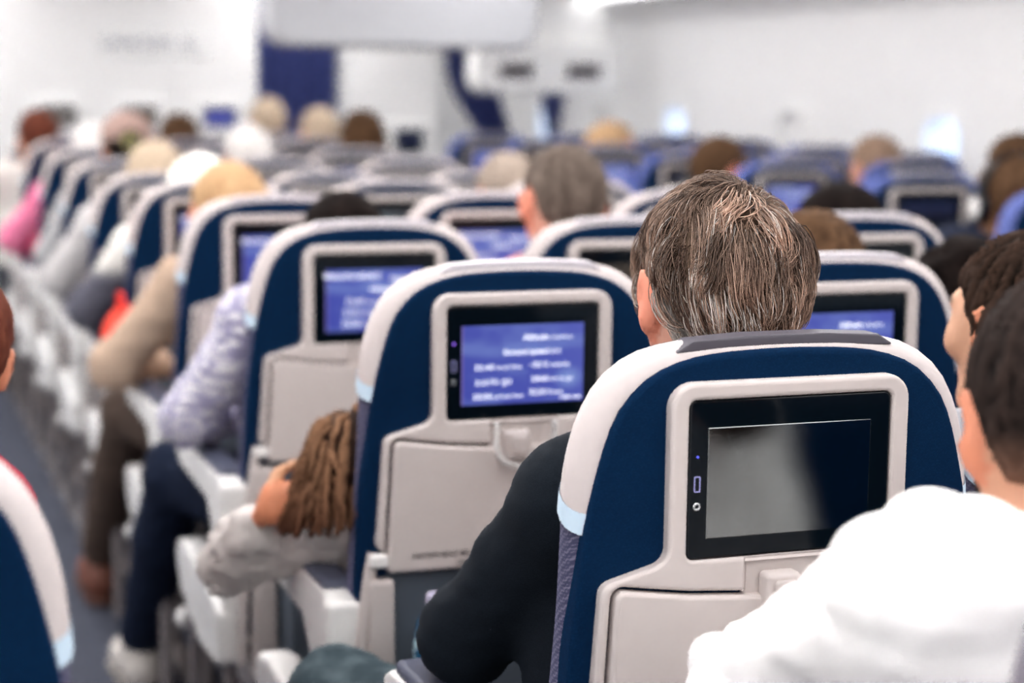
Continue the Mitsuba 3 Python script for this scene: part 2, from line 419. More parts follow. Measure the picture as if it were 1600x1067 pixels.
for (x0, x1, lit, lab) in ((0.975, 1.158, False, 'dark wall monitor on the white bulkhead, leftmost of three'), (1.428, 1.607, False, 'dark wall monitor on the white bulkhead, middle of three'),
                           (1.883, 2.068, True, 'lit blue wall monitor on the white bulkhead, rightmost of three'), (3.03, 3.20, False, 'dark wall monitor on the white panel between the two curtains')):
    k = thing('wall_monitor', lab, 'monitor')
    zc = (1.155 + 1.265) / 2 if x0 < 3 else 1.07
    hh = 0.055 if x0 < 3 else 0.07
    part(k, 'surround', mikit.ply(slab(rrect(x0 - 0.045, x1 + 0.045, zc - hh - 0.045, zc + hh + 0.045, 0.03).difference(sbox(x0 - 0.002, zc - hh - 0.002, x1 + 0.002, zc + hh + 0.002)), 10.575, 10.599, 0.006, 0, 2), 'wall_white', 40))
    part(k, 'bezel', mikit.ply(rbox(x0, x1, 10.585, 10.598, zc - hh, zc + hh, 0.003, 1), 'bezel_black'))
    if lit:
        v = np.array([[x0 + 0.01, 10.5845, zc - hh + 0.008], [x1 - 0.01, 10.5845, zc - hh + 0.008], [x1 - 0.01, 10.5845, zc + hh - 0.008], [x0 + 0.01, 10.5845, zc + hh - 0.008]])
        part(k, 'display', mikit.ply(mesh(v, [[0, 1, 2], [0, 2, 3]]), 'bezel_black', False, uv=np.array([[0, 0], [1, 0], [1, 1], [0, 1.0]]),
             emitter={'type': 'area', 'radiance': rgb(0.09, 0.10, 0.42), 'sampling_weight': 0.02}))
    else:
        part(k, 'display', mikit.ply(rbox(x0 + 0.01, x1 - 0.01, 10.583, 10.586, zc - hh + 0.008, zc + hh - 0.008, 0.002, 1), 'dark_glass'))

# ------------------------------------------------------------------ the seats
def mirror_outline(half):
    h = np.array(half, float)
    return Polygon(np.vstack([h, (h * [-1, 1])[::-1]])).buffer(0)


def smooth_half(pts, n=60):
    p = np.array(pts, float)
    s = np.concatenate([[0], np.cumsum(np.linalg.norm(np.diff(p, axis=0), axis=1))])
    from scipy.interpolate import PchipInterpolator
    q = np.linspace(0, s[-1], n)
    return np.column_stack([PchipInterpolator(s, p[:, 0])(q), PchipInterpolator(s, p[:, 1])(q)])


CUSH = [(0.0, 1.170), (0.06, 1.169), (0.105, 1.165), (0.137, 1.159), (0.163, 1.148), (0.19, 1.125), (0.206, 1.098), (0.216, 1.07), (0.2235, 1.03), (0.2265, 0.985), (0.230, 0.90), (0.240, 0.78), (0.248, 0.65), (0.25, 0.40)]
PANEL = [(0.0, 1.1605), (0.055, 1.159), (0.09, 1.156), (0.122, 1.149), (0.148, 1.1375), (0.169, 1.120), (0.185, 1.098), (0.196, 1.070), (0.207, 1.03), (0.2165, 0.985), (0.2205, 0.955), (0.232, 0.86), (0.239, 0.75), (0.244, 0.64), (0.246, 0.42)]
cush_poly = mirror_outline(smooth_half(CUSH, 46))
panel_poly = mirror_outline(smooth_half(PANEL, 46))
cover_poly = cush_poly.buffer(0.003).intersection(sbox(-1, 0.985, 1, 2))
hem_poly = cush_poly.buffer(0.0042).intersection(sbox(-1, 0.983, 1, 1.006))

mon_p = rrect(-0.1335, 0.1335, 0.92, 1.132, 0.026, 8)
low_p = Polygon([(-0.217, 0.774), (-0.213, 0.80), (-0.2035, 0.935), (-0.145, 0.951), (0.145, 0.951), (0.2035, 0.935), (0.213, 0.80), (0.217, 0.774)]).buffer(-0.014).buffer(0.014, quad_segs=6)
tray_p = Polygon([(-0.2005, 0.743), (-0.190, 0.9305), (-0.15, 0.9245), (-0.11, 0.919), (-0.05, 0.9145), (0.05, 0.9145), (0.11, 0.919), (0.15, 0.9245), (0.190, 0.9305), (0.2005, 0.743)]).buffer(-0.009).buffer(0.009, quad_segs=6)
frame_p = mon_p.union(low_p).buffer(0.018, quad_segs=8).buffer(-0.018, quad_segs=8)
frame_p = frame_p.difference(rrect(-0.1137, 0.1137, 0.9535, 1.1147, 0.008)).difference(tray_p.buffer(0.0035)).difference(sbox(-0.1965, 0.5, 0.1965, 0.85)).difference(sbox(-0.048, 0.90, 0.048, 0.9505))
frame_p = max(polys(frame_p), key=lambda g: g.area)


def upper(m, z0, z1):
    m = trimesh.intersections.slice_mesh_plane(m, [0, -0.4, 1], [0, 0, z0])
    return m if z1 > 1.5 else trimesh.intersections.slice_mesh_plane(m, [0, 0.4, -1], [0, 0, z1])


def build_seat_meshes(fine):
    sg, st = (5, 0.012) if fine else (3, 0.04)
    D = {}

    def put(n, m, b, sm=35):
        D[n] = mikit.ply(m, b, sm)
    put('backrest', slab(cush_poly, 0.002, 0.067, 0.022, 0.040, sg, st), 'twill_fabric', 60)
    put('front_panel', slab(panel_poly.buffer(-0.03).intersection(sbox(-1, 0.44, 1, 0.972)), 0.056, 0.073, 0, 0.006, 2, st), 'navy_fabric')
    put('headrest_cover', upper(slab(cush_poly.buffer(0.003), -0.001, 0.070, 0.024, 0.043, sg, st), 0.984, 2.0), 'cover_leather', 60)
    put('headrest_cover__hem_band', upper(slab(cush_poly.buffer(0.0042), -0.0022, 0.0712, 0.0245, 0.0435, sg, st), 0.982, 1.004), 'hem_blue')
    put('back_panel', slab(panel_poly, -0.009, 0.03, 0.006, 0, 3 if fine else 2, st), 'navy_fabric')
    put('screen_frame', slab(frame_p, -0.0225, -0.004, 0.0045, 0, 3 if fine else 2, 0.03), 'shell_plastic')
    put('latch_plate', rbox(-0.0478, 0.0478, -0.0165, -0.005, 0.90, 0.9503, 0.003, 1), 'shell_plastic')
    put('screen_bezel', slab(rrect(-0.1127, 0.1127, 0.954, 1.114, 0.007), -0.0195, -0.004, 0.0022, 0, 2), 'bezel_black', 40)
    put('tray_table', slab(tray_p, -0.0275, -0.010, 0.005, 0.003, 3 if fine else 2, 0.03), 'shell_plastic')
    latch = cat([rbox(-0.0325, 0.0065, -0.040, -0.0165, 0.897, 0.938, 0.006, 3), rbox(-0.025, -0.001, -0.046, -0.039, 0.906, 0.932, 0.004, 2)])
    put('latch', latch, 'shell_plastic', 40)
    put('lower_panel', rbox(-0.198, 0.198, -0.012, 0.0, 0.30, 0.765, 0.004, 1), 'pocket_grey')
    put('side_pillar', slab(Polygon([(-0.226, 0.735), (-0.190, 0.735), (-0.184, 0.34), (-0.232, 0.34)]).buffer(-0.006).buffer(0.006), -0.030, -0.004, 0.006, 0, 2), 'shell_plastic')
    put('side_pillar_001', slab(Polygon([(0.226, 0.735), (0.190, 0.735), (0.184, 0.34), (0.232, 0.34)]).buffer(-0.006).buffer(0.006), -0.030, -0.004, 0.006, 0, 2), 'shell_plastic')
    th = np.linspace(0, 1, 14)
    for nm, s in (('side_rail', -1), ('side_rail_001', 1)):
        pts = np.column_stack([s * (0.218 + 0.030 * np.sin(th * 1.57) ** 0.8), -0.016 + 0 * th, 0.772 - 0.40 * th])
        put(nm, tube(pts, 0.009, 8), 'shell_plastic', 40)
    for nm, s in (('tray_hinge', -1), ('tray_hinge_001', 1)):
        put(nm, rbox(min(s * 0.198, s * 0.226), max(s * 0.198, s * 0.226), -0.030, -0.008, 0.752, 0.772, 0.006, 2), 'white_plastic', 40)
    pk = slab(Polygon([(-0.178, 0.32), (-0.180, 0.60), (-0.10, 0.585), (0.10, 0.585), (0.180, 0.60), (0.178, 0.32)]).buffer(-0.012).buffer(0.012), -0.118, -0.112, 0.002, 0.002, 1)
    sides = [slab(Polygon([(s * 0.178, 0.32), (s * 0.1745, 0.32), (s * 0.1745, 0.59), (s * 0.178, 0.59)]), -0.114, -0.012) for s in (-1, 1)]
    bot = rbox(-0.178, 0.178, -0.116, -0.012, 0.315, 0.322, 0.002, 1)
    put('literature_pocket', cat([pk, *sides, bot]), 'pocket_grey', 40)
    put('seat_cushion', cat([rbox(-0.218, 0.218, 0.09, 0.54, 0.335, 0.458, 0.05, 4, 'z')]), 'navy_fabric', 50)
    put('seat_base', rbox(-0.215, 0.215, 0.02, 0.48, 0.26, 0.338, 0.02, 2), 'leg_metal', 40)
    for nm, x in (('leg', -0.17), ('leg_001', 0.17)):
        leg = cat([tube([(x, 0.08, 0.27), (x, 0.06, 0.03)], 0.017, 8), tube([(x, 0.42, 0.27), (x, 0.47, 0.03)], 0.017, 8), rbox(x - 0.022, x + 0.022, 0.0, 0.52, 0.002, 0.036, 0.006, 1)])
        put(nm, leg, 'leg_metal', 40)
    # armrest: a bar on a rear post, a lower rail at seat height and a rounded shroud
    prof = Polygon([(0.0, 0.655), (0.0, 0.700), (0.02, 0.712), (0.47, 0.705), (0.50, 0.690), (0.50, 0.665), (0.46, 0.648), (0.16, 0.640), (0.115, 0.60), (0.085, 0.50), (0.075, 0.40), (0.0, 0.40), (0.005, 0.55)])
    prof = prof.buffer(0.012).buffer(-0.024).buffer(0.012, quad_segs=6)
    rail = Polygon([(0.0, 0.36), (0.0, 0.47), (0.10, 0.49), (0.36, 0.515), (0.44, 0.50), (0.455, 0.46), (0.40, 0.40), (0.20, 0.35)]).buffer(-0.02).buffer(0.02, quad_segs=6)
    D['arm'] = {}
    for sd, x in (('L', -0.28), ('R', 0.225)):
        arm = cat([rot_to(slab(prof, x, x + 0.055, 0.007, 0.007, 3), 'x')])
        D['arm'][sd] = {
            'armrest__leg_post_001': mikit.ply(tube([(x + 0.02, 0.40, 0.44), (x + 0.02, 0.44, 0.002)], 0.012, 8), 'leg_metal', 40),
            'armrest': mikit.ply(arm, 'white_plastic', 40),
            'armrest__rear_cap': mikit.ply(rbox(x - 0.004, x + 0.059, -0.012, 0.03, 0.60, 0.706, 0.014, 3), 'white_plastic', 40),
            'armrest__pad': mikit.ply(rbox(x + 0.004, x + 0.051, 0.035, 0.46, 0.703, 0.722, 0.009, 3, 'z'), 'arm_pad', 40),
            'armrest__side_shroud': mikit.ply(rot_to(slab(rail, x - 0.012, x + 0.045, 0.012, 0.012, 3), 'x'), 'white_plastic', 40),
            'armrest__leg_post': mikit.ply(tube([(x + 0.02, 0.05, 0.42), (x + 0.02, 0.05, 0.002)], 0.014, 8), 'leg_metal', 40),
            'armrest__end_cap': mikit.ply(trimesh.creation.icosphere(2, 0.024).apply_translation([x + 0.005, 0.43, 0.335]), 'white_plastic', True),
        }
    return D


FINE, COARSE = build_seat_meshes(True), build_seat_meshes(False)
PAD = slab(Polygon([(-0.120, 1.1585), (-0.100, 1.1700), (-0.04, 1.1735), (0.05, 1.1735), (0.110, 1.1700), (0.128, 1.1585)]).buffer(-0.001).buffer(0.001), 0.004, 0.036, 0.002, 0.004, 2)
d_pad = {'dark': mikit.ply(PAD, 'pad_grey', 40), 'light': mikit.ply(PAD, mat('pad_light', srgb(196, 190, 196), 0.45, 0.4), 40)}
d_display_off = mikit.ply(rbox(-0.0925, 0.0900, -0.0202, -0.0192, 0.9745, 1.0865, 0.0006, 1), 'dark_glass')
qv = np.array([[-0.0925, -0.0200, 0.9745], [0.0900, -0.0200, 0.9745], [0.0900, -0.0200, 1.0865], [-0.0925, -0.0200, 1.0865]])


def map_radiance(p, n, uv):
    streak = smoothstep(0.13, 0.02, dr.abs(uv.y - 0.72 + 0.05 * dr.sin(uv.x * 5))) * (0.4 + 0.6 * fbm(uv.x * 6, uv.y * 3))
    cloud = smoothstep(0.45, 0.8, fbm(uv.x * 4 + 3, uv.y * 5))
    wing = smoothstep(0.16, 0.02, dr.sqrt(dr.square(uv.x - 0.88) + dr.square((uv.y - 0.30) * 0.8)))
    c = mix([0.070, 0.085, 0.46], [0.115, 0.14, 0.56], uv.x * 0.5 + uv.y * 0.3)
    c = mix(c, [0.26, 0.36, 0.78], dr.clip(streak * 0.5 + cloud * 0.25 + wing * 0.75, 0, 1))
    return mix(c, [0.30, 0.18, 0.40], smoothstep(0.03, 0.0, uv.x) * 0.5)


d_display_map = mikit.ply(mesh(qv, [[0, 1, 2], [0, 2, 3]]), 'bezel_black', False, uv=np.array([[0, 0], [1, 0], [1, 1], [0, 1.0]]),
                          emitter={'type': 'area', 'radiance': proc(map_radiance), 'sampling_weight': 0.02})


def screen_text(rows):
    """Rows of (bold words, light words, where they meet, height down the screen, letter heights)."""
    W, Hh = 0.1825, 0.112
    out = []
    for bold, light, u, v, hb, hl in rows:
        x, z = -0.0925 + u * W, 1.0865 - v * Hh
        m = text_mesh(bold, hb * Hh, 0.0005, True)
        w = m.vertices[:, 0].max()
        out.append(lettering(bold, hb * Hh, x - 0.0015 - w, -0.0201, z, 0.0005, True, False))
        if light:
            out.append(lettering(light, hl * Hh, x + 0.0015, -0.0201, z, 0.0005, False, False))
    return cat(out)


ROWS_A = [('Altitude', '10668 m', .715, .20, .068, .05), ('Ground speed', '858', .715, .38, .066, .055), ('21:40', 'local time', .27, .56, .066, .055), ('-52 C', 'outside', .715, .55, .066, .055),
          ('2:15', 'to go', .23, .75, .062, .085), ('1840', 'km to go', .715, .73, .066, .055), ('23:55', 'arrival time', .255, .93, .066, .055), ('3120', 'flown', .70, .90, .066, .055), ('Flight map', '', .99, .965, .042, .04)]
ROWS_B = [('Welcome aboard', '', .56, .14, .085, .06), ('Flight map', '', .98, .20, .075, .06), ('Altitude', '10668', .70, .36, .08, .06), ('21:40', 'local', .40, .55, .08, .06), ('2:15', 'to go', .33, .73, .08, .08),
          ('858', 'km/h', .75, .73, .08, .06), ('23:55', 'arrival', .36, .91, .08, .06), ('3120', 'km', .75, .91, .08, .06)]
glow = {'type': 'area', 'radiance': rgb(0.80, 0.83, 0.98), 'sampling_weight': 0.01}
d_text_a = mikit.ply(screen_text(ROWS_A), 'white_print', False, emitter=glow)
d_text_b = mikit.ply(screen_text(ROWS_B), 'white_print', False, emitter=glow)
d_led = mikit.ply(slab(shapely.Point(-0.1035, 1.058).buffer(0.0014), -0.0203, -0.019), 'led_housing', False, emitter={'type': 'area', 'radiance': rgb(0.10, 0.12, 1.0), 'sampling_weight': 0.005})
d_led_v = mikit.ply(slab(shapely.Point(-0.1035, 1.062).buffer(0.0018), -0.0203, -0.019), 'led_housing', False, emitter={'type': 'area', 'radiance': rgb(0.55, 0.22, 1.6), 'sampling_weight': 0.005})
usb = rrect(-0.1070, -0.1000, 1.0225, 1.0385, 0.001)
d_usb = mikit.ply(slab(usb.difference(usb.buffer(-0.0012)), -0.0205, -0.019), mat('usb_rim', srgb(150, 150, 205), 0.4, 0.5))
ring = shapely.Point(-0.1035, 1.008).buffer(0.0042)
d_jack = mikit.ply(slab(ring.difference(shapely.Point(-0.1035, 1.008).buffer(0.0020)), -0.0212, -0.019, 0.0004, 0, 1), 'chrome')
tl = cat([lettering('FASTEN SEAT BELT WHILE SEATED - LIFE VEST UNDER YOUR SEAT', 0.0072, 0.0, -0.0277, 0.7625, 0.0004, True), lettering('Use seat bottom cushion for flotation', 0.0066, -0.02, -0.0277, 0.7505, 0.0004, True)])
tl.vertices[:, 0] *= 0.33 / np.ptp(tl.vertices[:, 0])
d_tray_text = mikit.ply(tl, 'print_grey')

SEAT_D0, PITCH, COLX = 1.6214, 0.787, (0.8715, 1.3752, 1.8789)


def make_seat(x, y, label, group, screen='map', fine=False, arms='L', pad='light', sz=1.0, text='a', cover=None):
    k = thing('airline_seat', label, 'seat', group)
    D = FINE if fine else COARSE
    M = T().translate([x, y, 0]).scale([1, 1, sz])
    put = lambda n, dd: scene.__setitem__(f'{k}__{n}', {**dd, 'to_world': M})
    for n, dd in D.items():
        if n != 'arm':
            put(n, dd)
    if cover:
        for n in ('headrest_cover', 'headrest_cover__hem_band'):
            put(n, {**D[n], 'bsdf': {'type': 'ref', 'id': cover}})
    put('headrest_pad', d_pad['dark' if cover == 'cover_grey' else pad])
    for i, sd in enumerate(arms):
        for n, dd in D['arm'][sd if sd != 'M' else 'L'].items():
            scene[f"{k}__{n.replace('armrest', 'armrest' if i == 0 else 'armrest_001', 1)}"] = {**dd, 'to_world': T().translate([x, y + (0.095 if sd == 'M' else 0), 0]).scale([1, 1, sz])}
    if screen == 'off':
        put('screen_bezel__display', d_display_off)
    else:
        put('screen_bezel__display', d_display_map)
        put('screen_bezel__screen_text', d_text_a if text == 'a' else d_text_b)
    if fine:
        put('screen_bezel__indicator_light', d_led if screen == 'off' else d_led_v)
        put('screen_bezel__usb_port', d_usb)
        put('screen_bezel__audio_jack', d_jack)
        put('tray_table__lettering', d_tray_text)
        labels[k + '__screen_bezel__usb_port'] = {'label': 'small upright charging port with a pale rim'}
        labels[k + '__tray_table__lettering'] = {'label': 'two lines of small grey print along the lower edge'}
    labels[k + '__screen_bezel'] = {'label': 'black glossy screen surround'}
    labels[k + '__headrest_cover'] = {'label': f"{cover[6:]} headrest cover" if cover else 'pale pinkish white headrest cover'}
    labels[k + '__backrest'] = {'label': 'grey blue twill side of the backrest'}
    return k


ORD = ['', 'one row', 'two rows', 'three rows', 'four rows', 'five rows', 'six rows', 'seven rows', 'eight rows', 'nine rows']
DY = {(2, 1): -0.012, (3, 0): -0.034, (4, 0): -0.015, (0, 1): 0.05}
SZ = {4: 0.99, 5: 0.975, 6: 0.985, 7: 0.99}
SCREEN_OFF = {(2, 1), (4, 1), (5, 1), (5, 2), (6, 0), (7, 0), (8, 0), (5, 0), (2, 2), (3, 2), (4, 2)}
seat_key = {}
MAN = 'the grey-haired man in black'
for r in range(0, 10):
    for c in range(3):
        where = ('left aisle seat', 'middle seat', 'far aisle seat')[c]
        if r == 0:
            lab = ('nearest navy airline seat in the centre, with a dark switched-off screen', 'navy airline seat right of the nearest one, hidden by the man in white',
                   'navy airline seat at the right end of the nearest row, outside the picture')[c]
        elif r == 1 and c == 0:
            lab = 'navy airline seat with a lit blue flight map and a bottle in its pocket'
        elif r == 1 and c == 1:
            lab = 'navy airline seat with a lit blue screen just right of the grey-haired head'
        else:
            lab = f'navy {where}, {ORD[r]} ahead of {MAN}'
        y = SEAT_D0 + PITCH * r + DY.get((r, c), 0)
        x = COLX[c]
        off = r == 0 or (r, c) in SCREEN_OFF
        seat_key[(r, c)] = make_seat(x, y, lab, 'seats of the middle block', 'off' if off else 'map', r <= 1, ('L', 'M', 'MR')[c], 'dark' if r == 0 else 'light', SZ.get(r, 1.0), 'b' if r >= 2 else 'a')

# row behind the nearest one (the man in the white top sits in its left seat)
make_seat(0.885, 0.885, 'grey-edged airline seat in the bottom right corner that the man in white sits in', 'seats behind the nearest row', 'off', False, 'L', cover='cover_grey')
make_seat(1.3752, 0.83, 'navy airline seat beside the man in white, outside the picture to the right', 'seats behind the nearest row', 'off', False, 'M')
# left block
for i in range(3):
    make_seat(-0.090, 1.355 + PITCH * i, ('navy airline seat with a pale cover, cut off at the lower left edge', 'navy seat left of the aisle, first ahead of the cut-off seat at lower left',
              'navy seat left of the aisle, second ahead of the cut-off seat at lower left')[i], 'seats left of the aisle', 'off', False, 'R')
# right block
for r in range(3, 10):
    for c in range(3):
        if (r, c) in ((3, 2),):
            continue
        x, y = 2.985 + 0.5 * c, SEAT_D0 + PITCH * r + (0.0 if r != 4 else -0.06)
        where = ('aisle', 'middle', 'window')[c]
        lab = f'navy {where} seat right of the far aisle, {ORD[r]} ahead of the grey-haired man'
        make_seat(x, y, lab, 'seats of the right block', 'off' if (r + c) % 2 == 0 else 'map', False, ('L', 'M', 'MR')[c], 'light', 1.0, 'b', 'cover_blue')

# ------------------------------------------------------------------ bottle and clear cup hook
k = thing('water_bottle', 'small plastic water bottle with a teal label and lilac cap in the seat pocket', 'bottle')
bx, by, bz = COLX[0] - 0.140, SEAT_D0 + PITCH - 0.062, 0.345
put = lambda n, m, b, sm=40: part(k, n, {**mikit.ply(m, b, sm), 'to_world': at(bx, by, bz)})
put('body', lathe([(0.001, 0), (0.026, 0.0), (0.030, 0.006), (0.031, 0.05), (0.029, 0.10), (0.031, 0.15), (0.0315, 0.27), (0.031, 0.305), (0.026, 0.335), (0.016, 0.352), (0.013, 0.356), (0.001, 0.356)]), 'bottle_plastic')
put('label_band', lathe([(0.0318, 0.272), (0.0322, 0.274), (0.0318, 0.306), (0.027, 0.335), (0.019, 0.35), (0.018, 0.35)]), 'bottle_label')
put('cap', lathe([(0.001, 0.376), (0.0135, 0.376), (0.0150, 0.373), (0.0150, 0.355), (0.0135, 0.353)]), 'cap_lilac')

k = thing('cup_hook', 'clear plastic cup holder ring hanging over the tray latch left of the black sleeve', 'cup holder')
th = np.linspace(0, np.pi, 24)
cx, cz, rr = COLX[0] - 0.006, 0.950, 0.043
loop = np.vstack([[(cx - rr, -0.0405, 0.953)], np.column_stack([cx - rr * np.cos(th), -0.0405 + 0 * th, cz - 0.03 - rr * np.sin(th) * 0.75]), [(cx + rr, -0.0405, 0.953)]])
part(k, 'rim', {**mikit.ply(tube(loop, 0.0042, 8), 'white_plastic', 40), 'to_world': at(0, SEAT_D0 + PITCH - 0.008)})
loop2 = Polygon(loop[:, [0, 2]])
pv, pf = trimesh.creation.triangulate_polygon(loop2, engine='earcut')
part(k, 'web', {**mikit.ply(mesh(np.column_stack([pv[:, 0], np.full(len(pv), -0.0445), pv[:, 1]]), pf), 'clear_plastic'), 'to_world': at(0, SEAT_D0 + PITCH - 0.008)})

# ------------------------------------------------------------------ people: distance fields turned into meshes
def Rz(a):
    c, s = math.cos(a), math.sin(a)
    return np.array([[c, -s, 0], [s, c, 0], [0, 0, 1.0]])


def Rx(a):
    c, s = math.cos(a), math.sin(a)
    return np.array([[1, 0, 0], [0, c, -s], [0, s, c.real]])


def Ry(a):
    c, s = math.cos(a), math.sin(a)
    return np.array([[c, 0, s], [0, 1, 0], [-s, 0, c]])


class Field:
    def __init__(self, lo, hi, h):
        self.h, self.lo = h, np.asarray(lo, float) - 2 * h
        self.n = np.ceil((np.asarray(hi, float) + 2 * h - self.lo) / h).astype(int) + 1
        self.F = np.full(self.n, 0.5, np.float32)
        self.ax = [self.lo[k] + h * np.arange(self.n[k]) for k in range(3)]

    def sub(self, lo, hi, pad):
        a = np.clip(np.floor((np.asarray(lo) - pad - self.lo) / self.h).astype(int), 0, self.n)
        b = np.clip(np.ceil((np.asarray(hi) + pad - self.lo) / self.h).astype(int) + 1, 0, self.n)
        sl = tuple(slice(a[k], b[k]) for k in range(3))
        P = np.stack(np.meshgrid(*[self.ax[k][sl[k]] for k in range(3)], indexing='ij'), -1)
        return sl, P

    def put(self, d, sl, k):
        o = self.F[sl]
        if k > 0:
            hh = np.clip(0.5 + 0.5 * (o - d) / k, 0, 1)
            self.F[sl] = o * (1 - hh) + d * hh - k * hh * (1 - hh)
        else:
            self.F[sl] = np.minimum(o, d)

    def cone(self, a, b, ra, rb, k=0.02):
        a, b = np.asarray(a, float), np.asarray(b, float)
        m = max(ra, rb)
        sl, P = self.sub(np.minimum(a, b) - m, np.maximum(a, b) + m, k + 2 * self.h)
        if P.size == 0:
            return
        ab = b - a
        t = np.clip(((P - a) @ ab) / (ab @ ab + 1e-12), 0, 1)
        self.put(np.linalg.norm(P - a - t[..., None] * ab, axis=-1) - (ra + (rb - ra) * t), sl, k)

    def ell_d(self, P, c, r, R):
        q = (P - c) @ R
        k1 = np.linalg.norm(q / r, axis=-1)
        k2 = np.linalg.norm(q / (np.asarray(r) ** 2), axis=-1) + 1e-9
        return k1 * (k1 - 1) / k2

    def ell(self, c, r, R=np.eye(3), k=0.02):
        m = max(r)
        c = np.asarray(c, float)
        sl, P = self.sub(c - m, c + m, k + 2 * self.h)
        if P.size:
            self.put(self.ell_d(P, c, np.asarray(r, float), R), sl, k)

    def carve(self, c, r, R=np.eye(3), k=0.006):
        m = max(r)
        c = np.asarray(c, float)
        sl, P = self.sub(c - m, c + m, k + 2 * self.h)
        if P.size:
            d, o = -self.ell_d(P, c, np.asarray(r, float), R), self.F[sl]
            hh = np.clip(0.5 - 0.5 * (o - d) / k, 0, 1)
            self.F[sl] = o * (1 - hh) + d * hh + k * hh * (1 - hh)

    def cut(self, fn):
        P = np.stack(np.meshgrid(*self.ax, indexing='ij'), -1)
        self.F = np.maximum(self.F, fn(P)).astype(np.float32)

    def mesh(self):
        return surface_nets(self.F, self.lo, self.h)


def surface_nets(F, lo, h):
    s = F < 0
    n = np.array(F.shape)
    corners = [(i, j, k) for i in (0, 1) for j in (0, 1) for k in (0, 1)]
    cnt = sum(s[i:n[0] - 1 + i, j:n[1] - 1 + j, k:n[2] - 1 + k].astype(np.int8) for i, j, k in corners)
    act = (cnt > 0) & (cnt < 8)
    idx = np.full(act.shape, -1, np.int64)
    I = np.argwhere(act)
    idx[act] = np.arange(len(I))
    acc, num = np.zeros((len(I), 3)), np.zeros(len(I))
    val = {c: F[I[:, 0] + c[0], I[:, 1] + c[1], I[:, 2] + c[2]].astype(float) for c in corners}
    for c in corners:
        for ax in range(3):
            if c[ax] == 0:
                e = tuple(c[q] + (q == ax) for q in range(3))
                a, b = val[c], val[e]
                m = (a < 0) != (b < 0)
                t = np.where(m, a / np.where(a == b, 1, a - b), 0)
                p = np.tile(np.array(c, float), (len(I), 1))
                p[:, ax] += t
                acc[m] += p[m]
                num += m
    V = lo + h * (I + acc / num[:, None])
    faces = []
    for ax in range(3):
        u, w = (ax + 1) % 3, (ax + 2) % 3
        sa = [slice(None)] * 3
        sb = [slice(None)] * 3
        sa[ax], sb[ax] = slice(0, n[ax] - 1), slice(1, n[ax])
        A, B = s[tuple(sa)], s[tuple(sb)]
        E = np.argwhere(A != B)
        E = E[(E[:, u] > 0) & (E[:, w] > 0) & (E[:, u] < n[u] - 1) & (E[:, w] < n[w] - 1)]
        inside = A[E[:, 0], E[:, 1], E[:, 2]]
        q = []
        for du, dw in ((-1, -1), (0, -1), (0, 0), (-1, 0)):
            c = E.copy()
            c[:, u] += du
            c[:, w] += dw
            q.append(idx[c[:, 0], c[:, 1], c[:, 2]])
        q = np.stack(q, 1)
        q = np.where(inside[:, None], q, q[:, ::-1])
        faces += [q[:, [0, 1, 2]], q[:, [0, 2, 3]]]
    return mesh(V, np.vstack(faces))


def relax(m, it=4):
    lab = trimesh.graph.connected_component_labels(m.face_adjacency, node_count=len(m.faces))
    num = np.bincount(lab)
    keep = num[lab] > 0.06 * len(m.faces)
    if not keep.all():
        m.update_faces(keep)
        m.remove_unreferenced_vertices()
    v, f = np.array(m.vertices), np.array(m.faces)
    e = np.vstack([f[:, [0, 1]], f[:, [1, 2]], f[:, [2, 0]]])
    e = np.unique(np.vstack([e, e[:, ::-1]]), axis=0)
    A = sparse.csr_matrix((np.ones(len(e)), (e[:, 0], e[:, 1])), shape=(len(v), len(v)))
    deg = np.maximum(np.asarray(A.sum(1)).ravel(), 1)[:, None]
    for k in range(2 * it):
        v = v + (0.5, -0.52)[k % 2] * (A @ v / deg - v)
    return trimesh.Trimesh(v, f, process=False)


def put_on(m, fn):
    """Moves each vertex along its normal by fn(position)."""
    n = meshkit.arrays(m, True)[2]
    m.vertices = m.vertices + n * fn(m.vertices)[:, None]
    return m


ADULT = dict(pelvis=(0, .246, .602), chest=(0, .235, .90), neck=(0, .212, 1.055), head=(0, .224, 1.185), yaw=0.0, pitch=0.0, roll=0.0, hs=1.0,
             sh=[(-.175, .205, 1.0), (.175, .205, 1.0)], el=[(-.262, .33, .80), (.262, .33, .80)], wr=[(-.17, .54, .715), (.17, .54, .715)], hd=[(.35, .9, -.15), (-.35, .9, -.15)], pn=[(0, .1, -1), (0, .1, -1)],
             hip=[(-.085, .26, .585), (.085, .26, .585)], kn=[(-.105, .585, .572), (.105, .585, .572)], an=[(-.09, .64, .108), (.09, .64, .108)], toe=[(-.092, .79, .052), (.092, .79, .052)],
             girth=1.0, long_sleeve=True, curl=0.5, arm=1.0)


def head_frame(J):
    return Rz(J['yaw']) @ Ry(J['roll']) @ Rx(J['pitch'])


